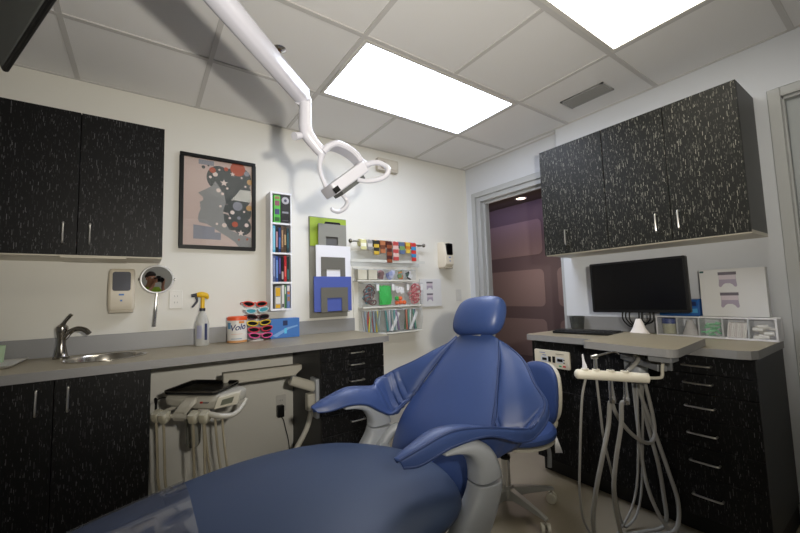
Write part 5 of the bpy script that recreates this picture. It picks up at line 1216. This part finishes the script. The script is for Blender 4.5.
for i in range(1, 9):
    a = PI * .55 * i / 8; rows.append([(.090 * math.sin(a) * math.cos(2 * PI * k / 20), .103 * math.sin(a) * math.sin(2 * PI * k / 20) - (.012 if i > 5 else 0) - (.04 if i > 6 and math.sin(2 * PI * k / 20) > .3 else 0), .112 * math.cos(a)) for k in range(20)])
obj('hair', mb.loft(rows), mat('hair_dark', '241a14', .7), ph)
mb = MB(); mb.T = Matrix.Translation(Q(-.04, HF, 1.19)) @ HM
mb.tube([(0, .085, .03), (0, .108, .004), (0, .112, -.012), (0, .095, -.02)], [.010, .013, .016, .010], 10, 3); obj('nose', mb, SKINM, ph)
mb = MB(); mb.T = Matrix.Translation(Q(-.04, HF, 1.19)) @ HM
mb.tube([(-.024, .082, -.045), (0, .092, -.046), (.024, .082, -.045)], [.004, .007, .004], 8, 3); obj('mouth', mb, mat('lips', '9a5a50', .5), ph)
for sd in (1, -1):
    mb = MB(); mb.T = Matrix.Translation(Q(-.04, HF, 1.19)) @ HM
    mb.sphere((sd * .032, .078, .028), .013, 12, 8); obj('eye', mb, mat('eye_white', 'e0dcd6', .3), ph)
    mb = MB(); mb.T = Matrix.Translation(Q(-.04, HF, 1.19)) @ HM
    mb.sphere((sd * .082, -.005, .012), (.012, .024, .034), 12, 8); obj('ear', mb, SKINM, ph)
t = thing('camera', 'black camera held to the face of the kneeling photographer', 'camera', Q(0, -.13, 1.19))
mb = MB(); mb.T = Matrix.Translation(Q(0, -.155, 1.19)) @ HM
mb.box(-.068, .068, -.025, .030, -.050, .042); obj('camera_body', mb, BLACK, t, bev=.008)
mb = MB(); mb.T = Matrix.Translation(Q(0, -.155, 1.19)) @ HM
mb.loft([[(-.032, -.03, .040), (.032, -.03, .040), (.036, .03, .040), (-.036, .03, .040)], [(-.02, -.025, .072), (.02, -.025, .072), (.022, .03, .070), (-.022, .03, .070)]]); obj('prism_housing', mb, BLACK, t, bev=.005)
obj('lens_barrel', MB().cyl(Q(0, -.126, 1.19), Q(0, -.07, 1.19), .035, .038, 24).cyl(Q(0, -.07, 1.19), Q(0, -.035, 1.19), .040, .042, 24), BLACK, t)
obj('front_element', MB().cyl(Q(0, -.036, 1.19), Q(0, -.033, 1.19), .034, .034, 24), BLACKG, t)
mb = MB(); mb.T = Matrix.Translation(Q(.055, -.13, 1.175)) @ HM
mb.box(-.014, .014, -.02, .025, -.045, .03); obj('hand_grip', mb, RUBBER, t, bev=.008)

# ------------------------------------------------------------------ camera
cam = bpy.data.cameras.new('camera'); co = bpy.data.objects.new('camera', cam); COL.objects.link(co)
cam.sensor_width = 36; cam.lens = 36 * 368.27 / 800; cam.clip_start = .02; cam.clip_end = 50
yaw, pitch, roll = .610916, .0788337, -.0306643
f = Vector((math.sin(yaw) * math.cos(pitch), math.cos(yaw) * math.cos(pitch), math.sin(pitch)))
r = Vector((math.cos(yaw), -math.sin(yaw), 0)); u = r.cross(f)
r2 = r * math.cos(roll) + u * math.sin(roll); u2 = u * math.cos(roll) - r * math.sin(roll)
co.matrix_world = Matrix(((r2.x, u2.x, -f.x, -2.71618), (r2.y, u2.y, -f.y, -2.72226), (r2.z, u2.z, -f.z, 1.1930), (0, 0, 0, 1)))
SC.camera = co
SC.view_settings.view_transform = 'Standard'; SC.view_settings.look = 'None'; SC.view_settings.exposure = EXPO; SC.view_settings.gamma = 1
